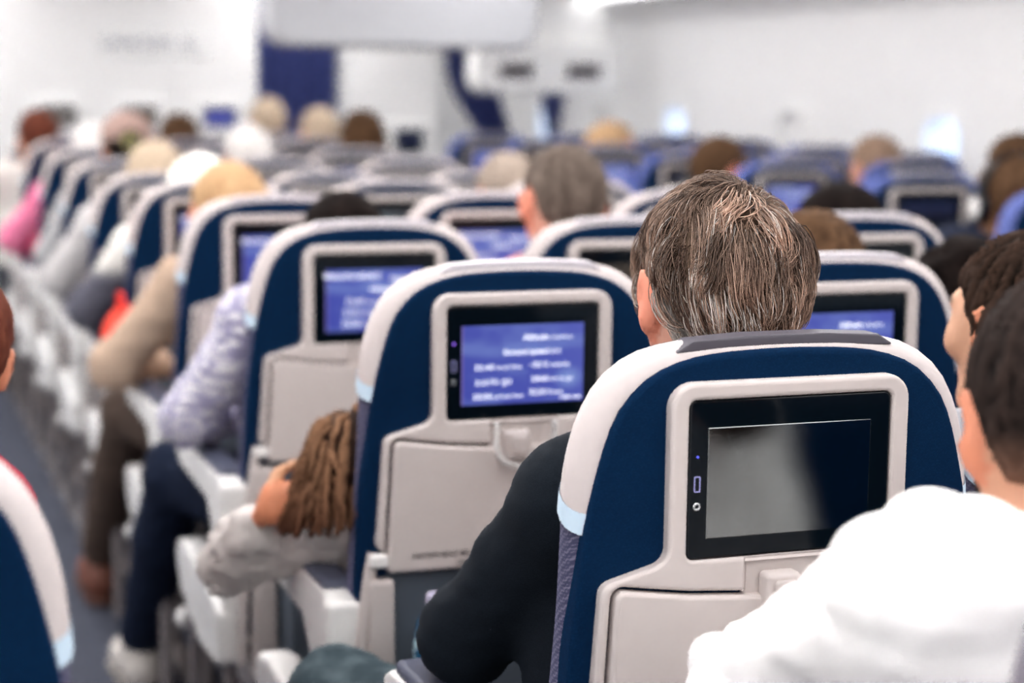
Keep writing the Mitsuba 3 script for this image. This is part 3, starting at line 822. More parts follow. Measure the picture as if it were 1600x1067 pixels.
def add_head(f, J, fine):
    c, R, s = np.asarray(J['head'], float), head_frame(J), J['hs']
    g = lambda x, y, z: c + R @ (np.array([x, y, z]) * s)
    E = lambda p, r, k=0.02: f.ell(g(*p), [q * s for q in r], R, k * s)
    C = lambda a, b, ra, rb, k=0.02: f.cone(g(*a), g(*b), ra * s, rb * s, k * s)
    E((0, -.010, .025), (.076, .096, .088))
    C((0, .045, -.015), (0, .058, -.085), .058, .030, .03)
    for x in (-1, 1):
        C((x * .052, .0, -.045), (x * .012, .072, -.100), .026, .018, .03)
        E((x * .037, .070, -.022), (.024, .020, .020), .02)
        C((x * .012, .088, .034), (x * .045, .074, .034), .009, .008, .012)
        if fine:
            f.carve(g(x * .031, .098, .012), [.016 * s, .014 * s, .011 * s], R, .008 * s)
            f.ell(g(x * .031, .079, .012), [.0125 * s] * 3, R, .002)
        # ear: a tilted shell with a hollow
        Re = R @ Rz(x * -0.45) @ Rx(-0.2)
        f.ell(g(x * .086, -.012, -.002), np.array([.009, .021, .036]) * s, Re, .008 * s)
        if fine:
            f.carve(g(x * .098, -.006, .002), np.array([.008, .011, .021]) * s, Re, .004 * s)
            f.ell(g(x * .082, -.004, -.033), np.array([.007, .010, .010]) * s, Re, .006 * s)
    C((0, .092, .020), (0, .112, -.026), .008, .013, .012)
    E((-.013, .096, -.030), (.009, .010, .008), .008)
    E((.013, .096, -.030), (.009, .010, .008), .008)
    C((-.020, .084, -.058), (.020, .084, -.058), .007, .007, .006)
    C((-.017, .083, -.069), (.017, .083, -.069), .007, .007, .006)
    nk = np.asarray(J['neck'], float)
    f.cone(g(0, -.025, -.05), nk + [0, 0, -.02], .056 * s, .062 * s, .03)


def add_hand(f, w, d, pn, s, side, curl):
    """Palm, four bent fingers and a thumb; d points along the fingers, pn out of the palm."""
    w, d, pn = (np.asarray(q, float) for q in (w, d, pn))
    d = d / np.linalg.norm(d)
    pn = pn - d * (pn @ d)
    pn /= np.linalg.norm(pn)
    l = np.cross(d, pn) * side           # towards the thumb
    for i, off in enumerate((.027, .009, -.009, -.026)):
        kn = w + d * (.088 - .006 * abs(i - 1)) * s + l * off * s
        f.cone(w + l * off * .55 * s + d * .012 * s, kn, .0150 * s, .0120 * s, .012)
        L = (.074, .082, .076, .060)[i] * s
        p, dirv, a = kn, d, 0.0
        for j, fr in enumerate((.46, .30, .24)):
            a += curl * (0.75, 0.9, 0.6)[j]
            q = p + (d * math.cos(a) + pn * math.sin(a) + l * (off * 0.9)) * L * fr
            f.cone(p, q, (.0092 - .0009 * j) * s, (.0085 - .0010 * j) * s, .004)
            p = q
    t0 = w + d * .022 * s + l * .026 * s
    t1 = t0 + (d * .55 + l * .65 + pn * .35) * .042 * s
    t2 = t1 + (d * .85 + l * .15 + pn * .35) * .034 * s
    t3 = t2 + (d * .9 - l * .05 + pn * .3) * .026 * s
    f.cone(w + d * .015 * s, t0, .016 * s, .015 * s, .012)
    f.cone(t0, t1, .0145 * s, .0110 * s, .008)
    f.cone(t1, t2, .0105 * s, .0095 * s, .004)
    f.cone(t2, t3, .0095 * s, .0080 * s, .004)


def torso(f, J, e, k=0.04):
    g = J['girth']
    P, C, N = (np.asarray(J[q], float) for q in ('pelvis', 'chest', 'neck'))
    ax = np.asarray(J['sh'][1], float) - np.asarray(J['sh'][0], float)
    w = np.linalg.norm(ax) / 0.35
    ax /= np.linalg.norm(ax)
    for s in (-1, 1):
        f.cone(P + ax * s * .065 * w, C + ax * s * .072 * w - [0, 0, .10], .112 * g + e, .112 * g + e, k)
        f.cone(C + ax * s * .072 * w - [0, 0, .10], C + ax * s * .085 * w + [0, 0, .03], .112 * g + e, .095 * g + e, k)
        S = np.asarray(J['sh'][(s + 1) // 2], float)
        f.cone(C + ax * s * .08 * w + [0, 0, .03], S, .085 * g + e, .058 * J['arm'] + e, k)
        f.cone(N + ax * s * .02 - [0, 0, .01], S + [0, 0, .012], .050 + e * .5, .044 * J['arm'] + e, k)
    f.cone(C, N - [0, 0, .03], .09 * g + e, .055 + e, k)


def arms(f, J, e, stop=1.0, taper=1.0, k=0.025):
    for i in (0, 1):
        S, E_, W = (np.asarray(J[q][i], float) for q in ('sh', 'el', 'wr'))
        a = J['arm']
        f.cone(S, E_, .056 * a + e, .043 * a + e, k)
        if stop > 0:
            f.cone(E_, E_ + (W - E_) * 0.35, .043 * a + e, .042 * a + e, k)
            f.cone(E_ + (W - E_) * 0.35, E_ + (W - E_) * stop, .042 * a + e, (.042 - .013 * stop) * a + e * taper, k)


def legs(f, J, e, stop=0.93, k=0.03):
    for i in (0, 1):
        H, K, A = (np.asarray(J[q][i], float) for q in ('hip', 'kn', 'an'))
        f.cone(H, K, .083 * J['girth'] + e, .058 + e, k)
        f.cone(K, K + (A - K) * 0.35, .056 + e, .054 + e, k)
        f.cone(K + (A - K) * 0.35, K + (A - K) * stop, .054 + e, .040 + e * 1.2, k)


def bounds(J, m=0.16):
    pts = np.vstack([np.atleast_2d(np.asarray(J[q], float)) for q in ('pelvis', 'chest', 'neck', 'head', 'sh', 'el', 'wr', 'hip', 'kn', 'an', 'toe')])
    return pts.min(0) - m, pts.max(0) + m


def col(v, c):
    return np.tile(np.asarray(c, float), (len(v), 1))


def skin_colors(m, J, tone):
    """Skin with the lips, brows and eyes in their own colours."""
    v = m.vertices
    q = ((v - np.asarray(J['head'])) @ head_frame(J)) / J['hs']
    c = col(v, tone) * (0.93 + 0.14 * meshkit.noise(v * 45)[:, None])
    near = np.abs(q[:, 0]) < 0.085
    lips = near & (np.abs(q[:, 2] + .063) < .012) & (np.abs(q[:, 0]) < .024) & (q[:, 1] > .08)
    c[lips] = np.asarray(tone) * [0.85, 0.5, 0.5]
    ear = (np.abs(q[:, 0]) > .074) & (np.abs(q[:, 2]) < .05) & (q[:, 1] < .03)
    c[ear] *= [1.0, 0.70, 0.62]
    brow = (np.abs(np.abs(q[:, 0]) - .032) < .019) & (np.abs(q[:, 2] - .036) < .006) & (q[:, 1] > .07)
    c[brow] = [0.03, 0.02, 0.015]
    for x in (-1, 1):
        d = np.linalg.norm(q - [x * .031, .079, .012], axis=1)
        eye = (d < .0155) & (q[:, 1] > .082)
        c[eye] = [0.75, 0.73, 0.70]
        iris = eye & (np.hypot(q[:, 0] - x * .031, q[:, 2] - .012) < .006)
        c[iris] = [0.02, 0.012, 0.008]
    return c


def make_body(J, h, fine):
    lo, hi = bounds(J)
    f = Field(lo, hi, h)
    torso(f, J, -.012)
    arms(f, J, -.009)
    legs(f, J, -.010, 1.0)
    for i in (0, 1):
        A, Tt = np.asarray(J['an'][i], float), np.asarray(J['toe'][i], float)
        f.cone(A - [0, 0, .045], Tt, .032, .026, .02)
        f.cone(A, A - [0, .02, .055], .034, .032, .02)
        add_hand(f, J['wr'][i], J['hd'][i], J['pn'][i], J['hs'] * .98, (-1, 1)[i] * -1, J['curl'])
    add_head(f, J, fine)
    return relax(f.mesh(), 1)


def hair_cap(J, h, style, thick=0.012, seed=1, rough=0.006, nape=-.085):
    c, R, s = np.asarray(J['head'], float), head_frame(J), J['hs']
    g = lambda x, y, z: c + R @ (np.array([x, y, z]) * s)
    f = Field(c - .22 * s - ([0, 0, .2] if style == 'long' else 0), c + .22 * s, h)
    t = thick
    f.ell(g(0, -.014, .028), np.array([.078 + t, .100 + t, .090 + t]) * s, R, .02)
    if style == 'long':
        for x in (-1, 1):
            f.cone(g(x * .05, -.05, -.01), g(x * .06, -.06, -.17), .045 * s, .035 * s, .03)
        f.cone(g(0, -.07, 0), g(0, -.075, -.18), .055 * s, .045 * s, .03)
    if style == 'bob':
        for x in (-1, 1):
            f.cone(g(x * .055, -.03, 0), g(x * .066, -.02, -.085), .042 * s, .032 * s, .03)
        f.cone(g(-.04, -.07, -.05), g(.04, -.07, -.05), .05 * s, .05 * s, .03)
    if style == 'curly':
        rng = np.random.default_rng(seed)
        for _ in range(70):
            a, b = rng.uniform(-math.pi, math.pi), rng.uniform(-0.25, 1.5)
            p = np.array([math.sin(a) * math.cos(b) * .085, -.02 - math.cos(a) * math.cos(b) * .10, .03 + math.sin(b) * .095])
            f.ell(g(*p), np.array([.026, .026, .022]) * s * rng.uniform(.75, 1.15), R, .006)

    def face(P):
        q = ((P - c) @ R) / s
        front = q[..., 1] - np.interp(q[..., 2], [-.2, -.02, .03, .075, .10, .2], [-.01, -.005, .03, .075, .13, .3])
        low = (nape if style == 'short' else -.22) - q[..., 2] + np.where(q[..., 1] > -.02, .03, 0.0)
        ear = .038 - np.linalg.norm((q - [0, -.008, -.010]) * [0.0, 1.0, 0.85], axis=-1)
        ear = np.where(np.abs(q[..., 0]) > .055, ear, -1) if style in ('short',) else -1.0
        return np.maximum(np.maximum(front, low), ear) * s
    f.cut(face)
    m = relax(f.mesh(), 3)
    v = m.vertices
    q = ((v - c) @ R) / s
    az = np.arctan2(q[:, 0], -(q[:, 1] + .05))
    rad = np.linalg.norm(q - [0, -.06, .10], axis=1)
    st = np.column_stack([np.cos(az) * 26, np.sin(az) * 26, rad * 22])
    nn = meshkit.fbm(st, 3, seed)
    put_on(m, lambda v_: (nn - .5) * 2 * rough)
    return m, nn, q


def hair_colors(nn, q, c0, c1, low=None):
    w = np.clip((nn - .3) / .4, 0, 1)[:, None]
    c = np.asarray(c0) * (1 - w) + np.asarray(c1) * w
    if low is not None:
        a = np.clip((-.005 - q[:, 2]) / .05, 0, 1)[:, None]
        c = c * (1 - a) + np.asarray(low) * (0.75 + 0.5 * w) * a
    return c


def garment(J, h, e, what, wr=0.006, seed=0, stop=0.94, freq=16):
    lo, hi = bounds(J)
    f = Field(lo, hi, h)
    if what == 'top':
        torso(f, J, e)
        arms(f, J, e, stop, 1.3)
        f.cut(lambda P: (J['pelvis'][2] - .03 - P[..., 2]))
        N = np.asarray(J['neck'], float)
        A_ = np.asarray(J['head'], float) - N
        A_ /= np.linalg.norm(A_)

        def neck_hole(P):
            t = (P - N) @ A_
            r = np.linalg.norm(P - N - t[..., None] * A_, axis=-1)
            return t - .018 - np.maximum(0, r - .07) * 1.3
        f.cut(neck_hole)
    else:
        P0 = np.asarray(J['pelvis'], float)
        ax = np.asarray(J['hip'][1], float) - np.asarray(J['hip'][0], float)
        f.cone(P0 - ax * .38, P0 + ax * .38, .116 * J['girth'] + e, .116 * J['girth'] + e, .04)
        legs(f, J, e, stop)
        f.cut(lambda P: np.where(np.linalg.norm(P[..., :2] - P0[:2], axis=-1) < .26, P[..., 2] - (P0[2] + .085), -1.0))
    m = relax(f.mesh(), 3)
    if wr:
        st = np.array([1, 1, 1.9]) * freq
        put_on(m, lambda v: (np.abs(meshkit.fbm(v * st, 3, seed) - .5) * 2 - .25) * wr * 2)
    return m


def shoe_mesh(J, i, h=0.008):
    A, Tt = np.asarray(J['an'][i], float), np.asarray(J['toe'][i], float)
    d = (Tt - A) * [1, 1, 0]
    d /= np.linalg.norm(d)
    z0 = min(A[2] - .06, Tt[2])
    heel = np.array([A[0], A[1], z0]) - d * .025
    f = Field(np.minimum(A, Tt) - .14, np.maximum(A, Tt) + .14, h)
    f.cone(heel + [0, 0, .012], np.array([Tt[0], Tt[1], z0 + .002]) + d * .02, .040, .040, .02)
    f.cone(A - [0, 0, .02], heel + [0, 0, .02], .044, .042, .02)
    f.cone(A - [0, 0, .03], np.array([*Tt[:2], z0 + .012]) - d * .05, .040, .038, .025)
    f.cut(lambda P: (z0 - .036) - P[..., 2])
    f.cut(lambda P: P[..., 2] - (A[2] + .02))
    sole = slab(Polygon(np.column_stack([[0]])) if False else shapely.LineString([(heel - d * .012)[:2], (Tt + d * .035)[:2]]).buffer(.043), 0, .02, .004, .004, 2)
    sole = rot_to(sole, 'z').apply_translation([0, 0, z0 - .044])
    return relax(f.mesh(), 2), sole


def pose(**kw):
    J = {k: (list(v) if isinstance(v, list) else v) for k, v in ADULT.items()}
    J.update(kw)
    return J


def moved(J, off, s=1.0):
    """The pose at another place; s scales the height above the seat cushion."""
    out, k = dict(J), 1 - 2 * (1 - s)
    up = lambda p: tuple(np.array([p[0], p[1], .602 + (p[2] - .602) * k]) + off)
    for q in ('pelvis', 'chest', 'neck', 'head'):
        out[q] = up(J[q])
    out['sh'] = [up(p) for p in J['sh']]
    for q in ('el', 'wr', 'hip', 'kn', 'an', 'toe'):
        out[q] = [tuple(np.asarray(p) + off) for p in J[q]]
    return out


SKIN = dict(pale=(0.66, 0.42, 0.32), warm=(0.60, 0.31, 0.20), tan=(0.46, 0.25, 0.15), brown=(0.33, 0.16, 0.085), red=(0.68, 0.34, 0.25))


def cloth_ply(m, c, pattern=None):
    v = m.vertices
    cc = col(v, c) * (0.92 + 0.16 * meshkit.fbm(v * 30, 2, 4)[:, None])
    if pattern is not None:
        cc = pattern(v, cc)
    return mikit.ply(m, 'cloth', True, color=cc)


HAIR = dict(grey=((0.05, 0.036, 0.030), (0.19, 0.15, 0.125)), dark=((0.003, 0.002, 0.002), (0.014, 0.009, 0.008)), brown=((0.035, 0.018, 0.010), (0.12, 0.065, 0.035)), auburn=((0.06, 0.014, 0.010), (0.16, 0.05, 0.03)),
            orange=((0.36, 0.20, 0.10), (0.62, 0.42, 0.24)), blond=((0.36, 0.27, 0.19), (0.62, 0.50, 0.38)), cream=((0.72, 0.66, 0.55), (0.90, 0.86, 0.78)), white=((0.55, 0.52, 0.50), (0.85, 0.82, 0.80)), lightbrown=((0.14, 0.085, 0.055), (0.34, 0.23, 0.17)), ash=((0.22, 0.17, 0.14), (0.45, 0.37, 0.31)))


def dress(key, J, h, tone='warm', hair=('short', 'brown'), top='sweater', top_c=(0.2, 0.2, 0.2), leg_c=(0.03, 0.035, 0.05), shoe_c=(0.03, 0.025, 0.02), pattern=None, seed=0, fine=False, hb='hair_matte', thick=.012, shoes=True):
    b = make_body(J, h, fine)
    part(key, 'body', mikit.ply(b, 'skin', True, color=skin_colors(b, J, SKIN[tone])))
    if hair:
        hm, nn, q = hair_cap(J, min(h, .009), hair[0], thick, seed)
        part(key, 'hair', mikit.ply(hm, hb, True, color=hair_colors(nn, q, *HAIR[hair[1]])))
    t = garment(J, h, .010, 'top', .005, seed)
    part(key, top, cloth_ply(t, top_c, pattern))
    t = garment(J, h, .010, 'bottom', .005, seed + 3)
    part(key, 'trousers', cloth_ply(t, leg_c))
    if shoes:
        for i in (0, 1):
            a, sole = shoe_mesh(J, i, max(h * .7, .008))
            sk = part(key, 'shoe', mikit.ply(a, 'shoe', True, color=col(a.vertices, shoe_c)))
            scene[sk + '__sole'] = mikit.ply(sole, 'shoe', False, color=col(sole.vertices, np.asarray(shoe_c) * 0.5 + 0.01))

# ------------------------------------------------------------------ the grey-haired man in black (nearest seat)
def sx(r, c):
    return np.array([COLX[c], SEAT_D0 + PITCH * r + DY.get((r, c), 0), 0.0])


J = pose(pelvis=(.88, 1.872, .585), chest=(.888, 1.853, .885), neck=(.890, 1.825, 1.060), head=(.900, 1.835, 1.186), yaw=-0.13, pitch=-0.04, roll=0.02, hs=1.0,
         sh=[(.728, 1.815, .965), (1.055, 1.83, .965)], el=[(.656, 1.985, .772), (1.11, 1.96, .782)], wr=[(.735, 2.105, .780), (.985, 2.14, .74)],
         hd=[(.75, .30, -.12), (-.5, .8, -.2)], pn=[(0, -.1, -1), (0, .1, -1)], hip=[(.79, 1.88, .568), (.97, 1.88, .568)], kn=[(.590, 2.335, .585), (1.0, 2.29, .575)],
         an=[(.66, 2.36, .11), (1.0, 2.33, .10)], toe=[(.655, 2.50, .045), (1.0, 2.47, .045)], girth=1.04, arm=1.0, curl=.45)
man = thing('person', 'man with thick grey-brown hair and a black sweater in the nearest centre seat', 'person')
b = make_body(J, .0068, True)
part(man, 'body', mikit.ply(b, 'skin', True, color=skin_colors(b, J, SKIN['red'])), 'reddish skin, ear and neck showing')
t = garment(J, .008, .011, 'top', .004, 2, freq=11)
part(man, 'sweater', mikit.ply(t, 'knit_black', True), 'black knitted sweater')
t = garment(J, .009, .012, 'bottom', .004, 5)
part(man, 'jeans', mikit.ply(t, 'denim', True), 'washed teal blue jeans')
for i in (0, 1):
    a, sole = shoe_mesh(J, i)
    sk = part(man, 'shoe', mikit.ply(a, 'shoe', True, color=col(a.vertices, (.03, .03, .035))))
    scene[sk + '__sole'] = mikit.ply(sole, 'shoe', False, color=col(sole.vertices, (.02, .02, .02)))


def hair_paths(p, L, ctr, rad, crown, lift, rng, wob, K, wseed):
    """Walks each root along the skull: outwards from the crown, then down."""
    n = len(p)
    P = np.zeros((n, K, 3))
    P[:, 0] = p
    dirn = None
    turn = rng.normal(size=(n, 3)) * wob
    for k in range(1, K):
        q = P[:, k - 1]
        nrm = (q - ctr) / rad ** 2
        nrm /= np.linalg.norm(nrm, axis=1, keepdims=True)
        out = q - crown
        out /= np.linalg.norm(out, axis=1, keepdims=True) + 1e-6
        side = np.clip((q[:, 2:3] - .02) / .08, 0, 1)
        swirl = np.cross(nrm, out) * .45
        flow = out * (0.7 + side) + swirl + np.array([0, 0, -1.0]) * (1.1 - side) + np.array([.05, 0, 0])
        w1 = np.stack([meshkit.fbm(q * 30 + 7 * i, 2, wseed + i) - .5 for i in range(3)], 1)
        flow = flow + 2.5 * w1 + turn * (0.35 + k / K)
        flow -= nrm * np.sum(flow * nrm, 1, keepdims=True)
        flow /= np.linalg.norm(flow, axis=1, keepdims=True) + 1e-6
        dirn = flow if dirn is None else dirn * .55 + flow * .45
        dirn /= np.linalg.norm(dirn, axis=1, keepdims=True)
        q2 = q + dirn * (L / (K - 1))[:, None]
        e = (q2 - ctr) / rad
        t = k / (K - 1)
        h = lift * (.35 + .65 * np.sin(np.pi * min(1.0, .15 + t * .75)))
        P[:, k] = ctr + e / np.linalg.norm(e, axis=1, keepdims=True) * rad * (1 + (h / .09)[:, None])
    return P


def strands(J, n, seed, n_locks=430):
    """Hair in overlapping tufts: strands gather towards the tip of their tuft, with loose ones between."""
    rng = np.random.default_rng(seed)
    c, R, s = np.asarray(J['head'], float), head_frame(J), J['hs']
    ctr, rad = np.array([0, -.014, .028]), np.array([.078, .100, .090])
    crown = np.array([0.016, -.040, .117])

    def roots(m):
        u = rng.uniform(-1, 1, m * 3)
        ph = rng.uniform(-np.pi, np.pi, m * 3)
        d = np.column_stack([np.sqrt(1 - u * u) * np.cos(ph), np.sqrt(1 - u * u) * np.sin(ph), u])
        p = ctr + d * rad
        ok = p[:, 1] < np.interp(p[:, 2], [-.06, -.02, .03, .075, .12], [.012, .018, .035, .075, .10])
        ok &= p[:, 2] > np.where(p[:, 1] > -.03, -.012, -.060)
        ok &= ~((np.abs(p[:, 0]) > .045) & (np.hypot(p[:, 1] + .006, (p[:, 2] + .006) * .85) < .037))
        return p[ok][:m]
    K = 9
    G = roots(n_locks)
    gl = (.050 + .030 * rng.random(len(G))) * np.interp(G[:, 2], [-.07, -.03, .04, .12], [.42, .75, 1.1, 1.05])
    glift = .003 + .024 * rng.random(len(G)) ** 1.4
    GP = hair_paths(G, gl, ctr, rad, crown, glift, rng, .80, K, 11)
    p = roots(n)
    n = len(p)
    from scipy.spatial import cKDTree
    near = cKDTree(G).query(p + rng.normal(size=p.shape) * .004)[1]
    own = hair_paths(p, gl[near] * rng.uniform(.8, 1.1, n), ctr, rad, crown, glift[near] * rng.uniform(.6, 1.1, n), rng, .25, K, 11)
    t = np.linspace(0, 1, K)[None, :, None]
    gather = np.where(rng.random(n) < .82, rng.uniform(.30, .74, n), .05)[:, None, None]
    pull = gather * np.clip(t * 1.25, 0, 1) ** 1.1
    off = (p - G[near])[:, None] * (1 - .8 * t)
    P = own * (1 - pull) + (GP[near] + off) * pull
    P = P + rng.normal(size=(n, 1, 3)) * .0011 * t + np.sin(t * 9 + rng.uniform(0, 6, (n, 1, 3))) * .0007 * t
    W = c + (P @ R.T) * s
    wd = .00050 * (0.8 + .7 * rng.random(n))
    prof = np.array([1, 1.05, 1.05, 1.0, .95, .85, .7, .5, .22])
    sides = 3
    tg = np.gradient(W, axis=1)
    tg /= np.linalg.norm(tg, axis=2, keepdims=True) + 1e-9
    a = np.cross(tg, [0.31, 0.22, 0.92])
    a /= np.linalg.norm(a, axis=2, keepdims=True) + 1e-9
    bb = np.cross(tg, a)
    ang = np.arange(sides) * 2 * np.pi / sides
    V = W[:, :, None] + (wd[:, None] * prof)[:, :, None, None] * (np.cos(ang)[:, None] * a[:, :, None] + np.sin(ang)[:, None] * bb[:, :, None])
    i, j, kx = np.meshgrid(np.arange(n), np.arange(K - 1), np.arange(sides), indexing='ij')
    b0 = i * K * sides + j * sides
    q = np.stack([b0 + kx, b0 + (kx + 1) % sides, b0 + sides + (kx + 1) % sides, b0 + sides + kx], -1).reshape(-1, 4)
    # colour: brown above, grey at temples and nape; left painted whiter as if lit
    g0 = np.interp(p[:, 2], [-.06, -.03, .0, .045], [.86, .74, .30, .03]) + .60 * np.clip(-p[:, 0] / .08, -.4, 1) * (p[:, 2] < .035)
    lockr = rng.random(len(G))[near]
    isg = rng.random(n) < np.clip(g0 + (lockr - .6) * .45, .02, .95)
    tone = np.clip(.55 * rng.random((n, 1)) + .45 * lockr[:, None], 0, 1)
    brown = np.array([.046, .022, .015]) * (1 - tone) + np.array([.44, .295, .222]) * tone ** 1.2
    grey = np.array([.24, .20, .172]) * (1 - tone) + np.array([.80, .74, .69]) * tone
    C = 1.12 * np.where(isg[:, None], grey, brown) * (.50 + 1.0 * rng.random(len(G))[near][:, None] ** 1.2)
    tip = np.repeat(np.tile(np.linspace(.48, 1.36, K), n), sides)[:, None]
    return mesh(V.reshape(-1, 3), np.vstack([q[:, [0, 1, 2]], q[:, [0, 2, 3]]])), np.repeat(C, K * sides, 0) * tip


hm, nn, q = hair_cap(J, .005, 'short', .007, 7, .004)
hk = part(man, 'hair', mikit.ply(hm, 'hair_matte', True, color=hair_colors(nn, q, (.035, .022, .016), (.10, .066, .046), (.26, .22, .19))), 'thick grey-brown hair, grey at the nape')
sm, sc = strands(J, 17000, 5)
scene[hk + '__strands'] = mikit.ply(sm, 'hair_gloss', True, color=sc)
labels[hk + '__strands'] = {'kind': 'stuff', 'label': 'loose layered strands of grey and brown hair'}

# ------------------------------------------------------------------ the man in the white top, right foreground
J = pose(pelvis=(.895, 1.115, .555), chest=(.895, 1.115, .88), neck=(.912, 1.195, 1.040), head=(.940, 1.240, 1.145), yaw=-.50, pitch=-.18, roll=-.03, hs=1.02,
         sh=[(.752, 1.150, 1.025), (1.020, 1.115, 1.0)], el=[(.735, 1.39, .880), (1.085, 1.175, .76)], wr=[(.82, 1.49, .76), (1.0, 1.42, .70)], hd=[(.5, .3, -.3), (-.5, .3, -.3)], pn=[(.2, -.6, -.7), (-.2, -.6, -.7)],
         hip=[(.81, 1.14, .55), (1.0, 1.14, .55)], kn=[(.78, 1.46, .565), (1.02, 1.46, .565)], an=[(.80, 1.40, .10), (1.02, 1.40, .10)], toe=[(.80, 1.54, .045), (1.02, 1.54, .045)], girth=1.05, arm=1.12, curl=.7)
k = thing('person', 'man with short dark hair and a white top seen from behind at the right edge', 'person')
b = make_body(J, .008, True)
part(k, 'body', mikit.ply(b, 'skin', True, color=skin_colors(b, J, SKIN['warm'])))
hm, nn, q = hair_cap(J, .006, 'short', .012, 9, .006, -.058)
part(k, 'hair', mikit.ply(hm, 'hair_matte', True, color=hair_colors(nn, q, (.004, .003, .003), (.032, .021, .018), (.16, .085, .058))), 'dark hair fading to skin at the nape')
f = Field(np.asarray(J['head']) - .16, np.asarray(J['head']) + .16, .006)
Rh, ch = head_frame(J), np.asarray(J['head'])
gg = lambda x, y, z: ch + Rh @ (np.array([x, y, z]) * J['hs'])
for s in (-1, 1):
    f.cone(gg(s * .060, .012, -.045), gg(s * .020, .076, -.098), .022, .026, .02)
f.cone(gg(-.02, .082, -.095), gg(.02, .082, -.095), .027, .027, .02)
bm = relax(f.mesh(), 2)
part(k, 'beard', mikit.ply(bm, 'hair_matte', True, color=col(bm.vertices, (.02, .013, .011))), 'short dark beard')
t = garment(J, .008, .018, 'top', .006, 12, freq=9)
put_on(t, lambda v: np.where(v[:, 1] > 1.10, 1.0, .35) * (np.abs(np.sin(v[:, 0] * 62 + v[:, 2] * 14 + 5 * meshkit.fbm(v * [5, 5, 3], 2, 8))) ** .7 - .6) * .011)
part(k, 'top', cloth_ply(t, (.86, .845, .84)), 'loose white long-sleeved top')
t = garment(J, .011, .012, 'bottom', .004, 5)
part(k, 'trousers', cloth_ply(t, (.04, .05, .08)))
for i in (0, 1):
    a, sole = shoe_mesh(J, i)
    sk = part(k, 'shoe', mikit.ply(a, 'shoe', True, color=col(a.vertices, (.05, .05, .055))))
    scene[sk + '__sole'] = mikit.ply(sole, 'shoe', False, color=col(sole.vertices, (.3, .3, .3)))

# ------------------------------------------------------------------ the child with locks, leaning into the aisle
J = pose(pelvis=(.845, 2.64, .545), chest=(.762, 2.615, .725), neck=(.708, 2.585, .782), head=(.684, 2.555, .838), yaw=-.35, pitch=-.05, roll=-.30, hs=.86,
         sh=[(.640, 2.575, .768), (.805, 2.66, .785)], el=[(.508, 2.690, .690), (.88, 2.80, .66)], wr=[(.535, 2.565, .800), (.80, 2.95, .60)], hd=[(.85, -.10, .28), (-.3, .9, 0)], pn=[(.3, .9, -.1), (0, 0, -1)],
         hip=[(.78, 2.68, .54), (.91, 2.68, .54)], kn=[(.78, 2.98, .545), (.93, 2.98, .545)], an=[(.79, 3.0, .26), (.93, 3.0, .26)], toe=[(.79, 3.12, .21), (.93, 3.12, .21)], girth=.70, arm=.72, curl=.4)
kid = thing('person', 'child with brown dreadlocks and a pale hooded top leaning over the aisle armrest', 'person')
b = make_body(J, .0075, True)
part(kid, 'body', mikit.ply(b, 'skin', True, color=skin_colors(b, J, (.60, .31, .18))))
hm, nn, q = hair_cap(J, .007, 'short', .008, 15, .004)
hk = part(kid, 'hair', mikit.ply(hm, 'hair_matte', True, color=col(hm.vertices, (.022, .012, .009))), 'brown hair twisted into locks')
rng = np.random.default_rng(8)
ch, Rh, s = np.asarray(J['head']), head_frame(J), J['hs']
ctr, rad = np.array([0, -.014, .028]), np.array([.086, .108, .098])
nl = 0
for ring, (zz, m, L) in enumerate(((.95, 7, .19), (.86, 13, .185), (.66, 17, .16), (.40, 20, .135), (.12, 21, .11), (-.16, 18, .08))):
    for i in range(m):
        a = 2 * math.pi * (i + rng.uniform(-.25, .25)) / m
        rr_ = math.sqrt(1 - zz * zz)
        d = np.array([math.sin(a) * rr_, math.cos(a) * rr_, zz])
        p = ctr + d * rad
        if p[1] > np.interp(p[2], [-.2, 0, .03, .08, .2], [-.01, 0, .03, .07, .09]):
            continue
        pts = [p]
        for st in range(14):
            qv_ = pts[-1]
            nrm = (qv_ - ctr) / rad ** 2
            nrm /= np.linalg.norm(nrm)
            g_ = np.array([d[0] * .5, d[1] * .5 - .15, 0]) + Rh.T @ np.array([0.0, -.05, -1.0])
            g_ = g_ - nrm * min(0, g_ @ nrm) + rng.normal(size=3) * .22
            g_ /= np.linalg.norm(g_)
            nx = qv_ + g_ * L / 14
            e = (nx - ctr) / rad
            r_ = np.linalg.norm(e)
            if r_ < 1.03:
                nx = ctr + e / r_ * rad * 1.03
            pts.append(nx)
        P = ch + (np.array(pts) @ Rh.T) * s
        w = .0052 * (1 + .22 * np.sin(np.arange(15) * 2.1 + i)) * np.interp(np.arange(15), [0, 11, 14], [1, .95, .5])
        tm = tube(P, w, 7)
        tt = rng.random()
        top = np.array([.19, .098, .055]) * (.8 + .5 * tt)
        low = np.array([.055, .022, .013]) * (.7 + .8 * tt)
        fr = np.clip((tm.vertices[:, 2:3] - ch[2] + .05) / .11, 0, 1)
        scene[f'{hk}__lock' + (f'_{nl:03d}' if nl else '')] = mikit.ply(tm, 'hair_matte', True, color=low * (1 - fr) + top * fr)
        nl += 1
t = garment(J, .0075, .012, 'top', .008, 21, .66, freq=24)
part(kid, 'hooded_top', cloth_ply(t, (.56, .52, .50)), 'pale grey creased top')
hd = Field(np.asarray(J['neck']) - .14, np.asarray(J['neck']) + .14, .008)
nk = np.asarray(J['neck'])
for a in np.linspace(0, 2 * math.pi, 14)[:-1]:
    a2 = a + 2 * math.pi / 13
    r1 = lambda q_: nk + np.array([.062 * math.cos(q_) - .005, .058 * math.sin(q_) - .02, .012 * math.cos(q_) - .002])
    hd.cone(r1(a), r1(a2), .024, .024, .015)
hm2 = relax(hd.mesh(), 3)
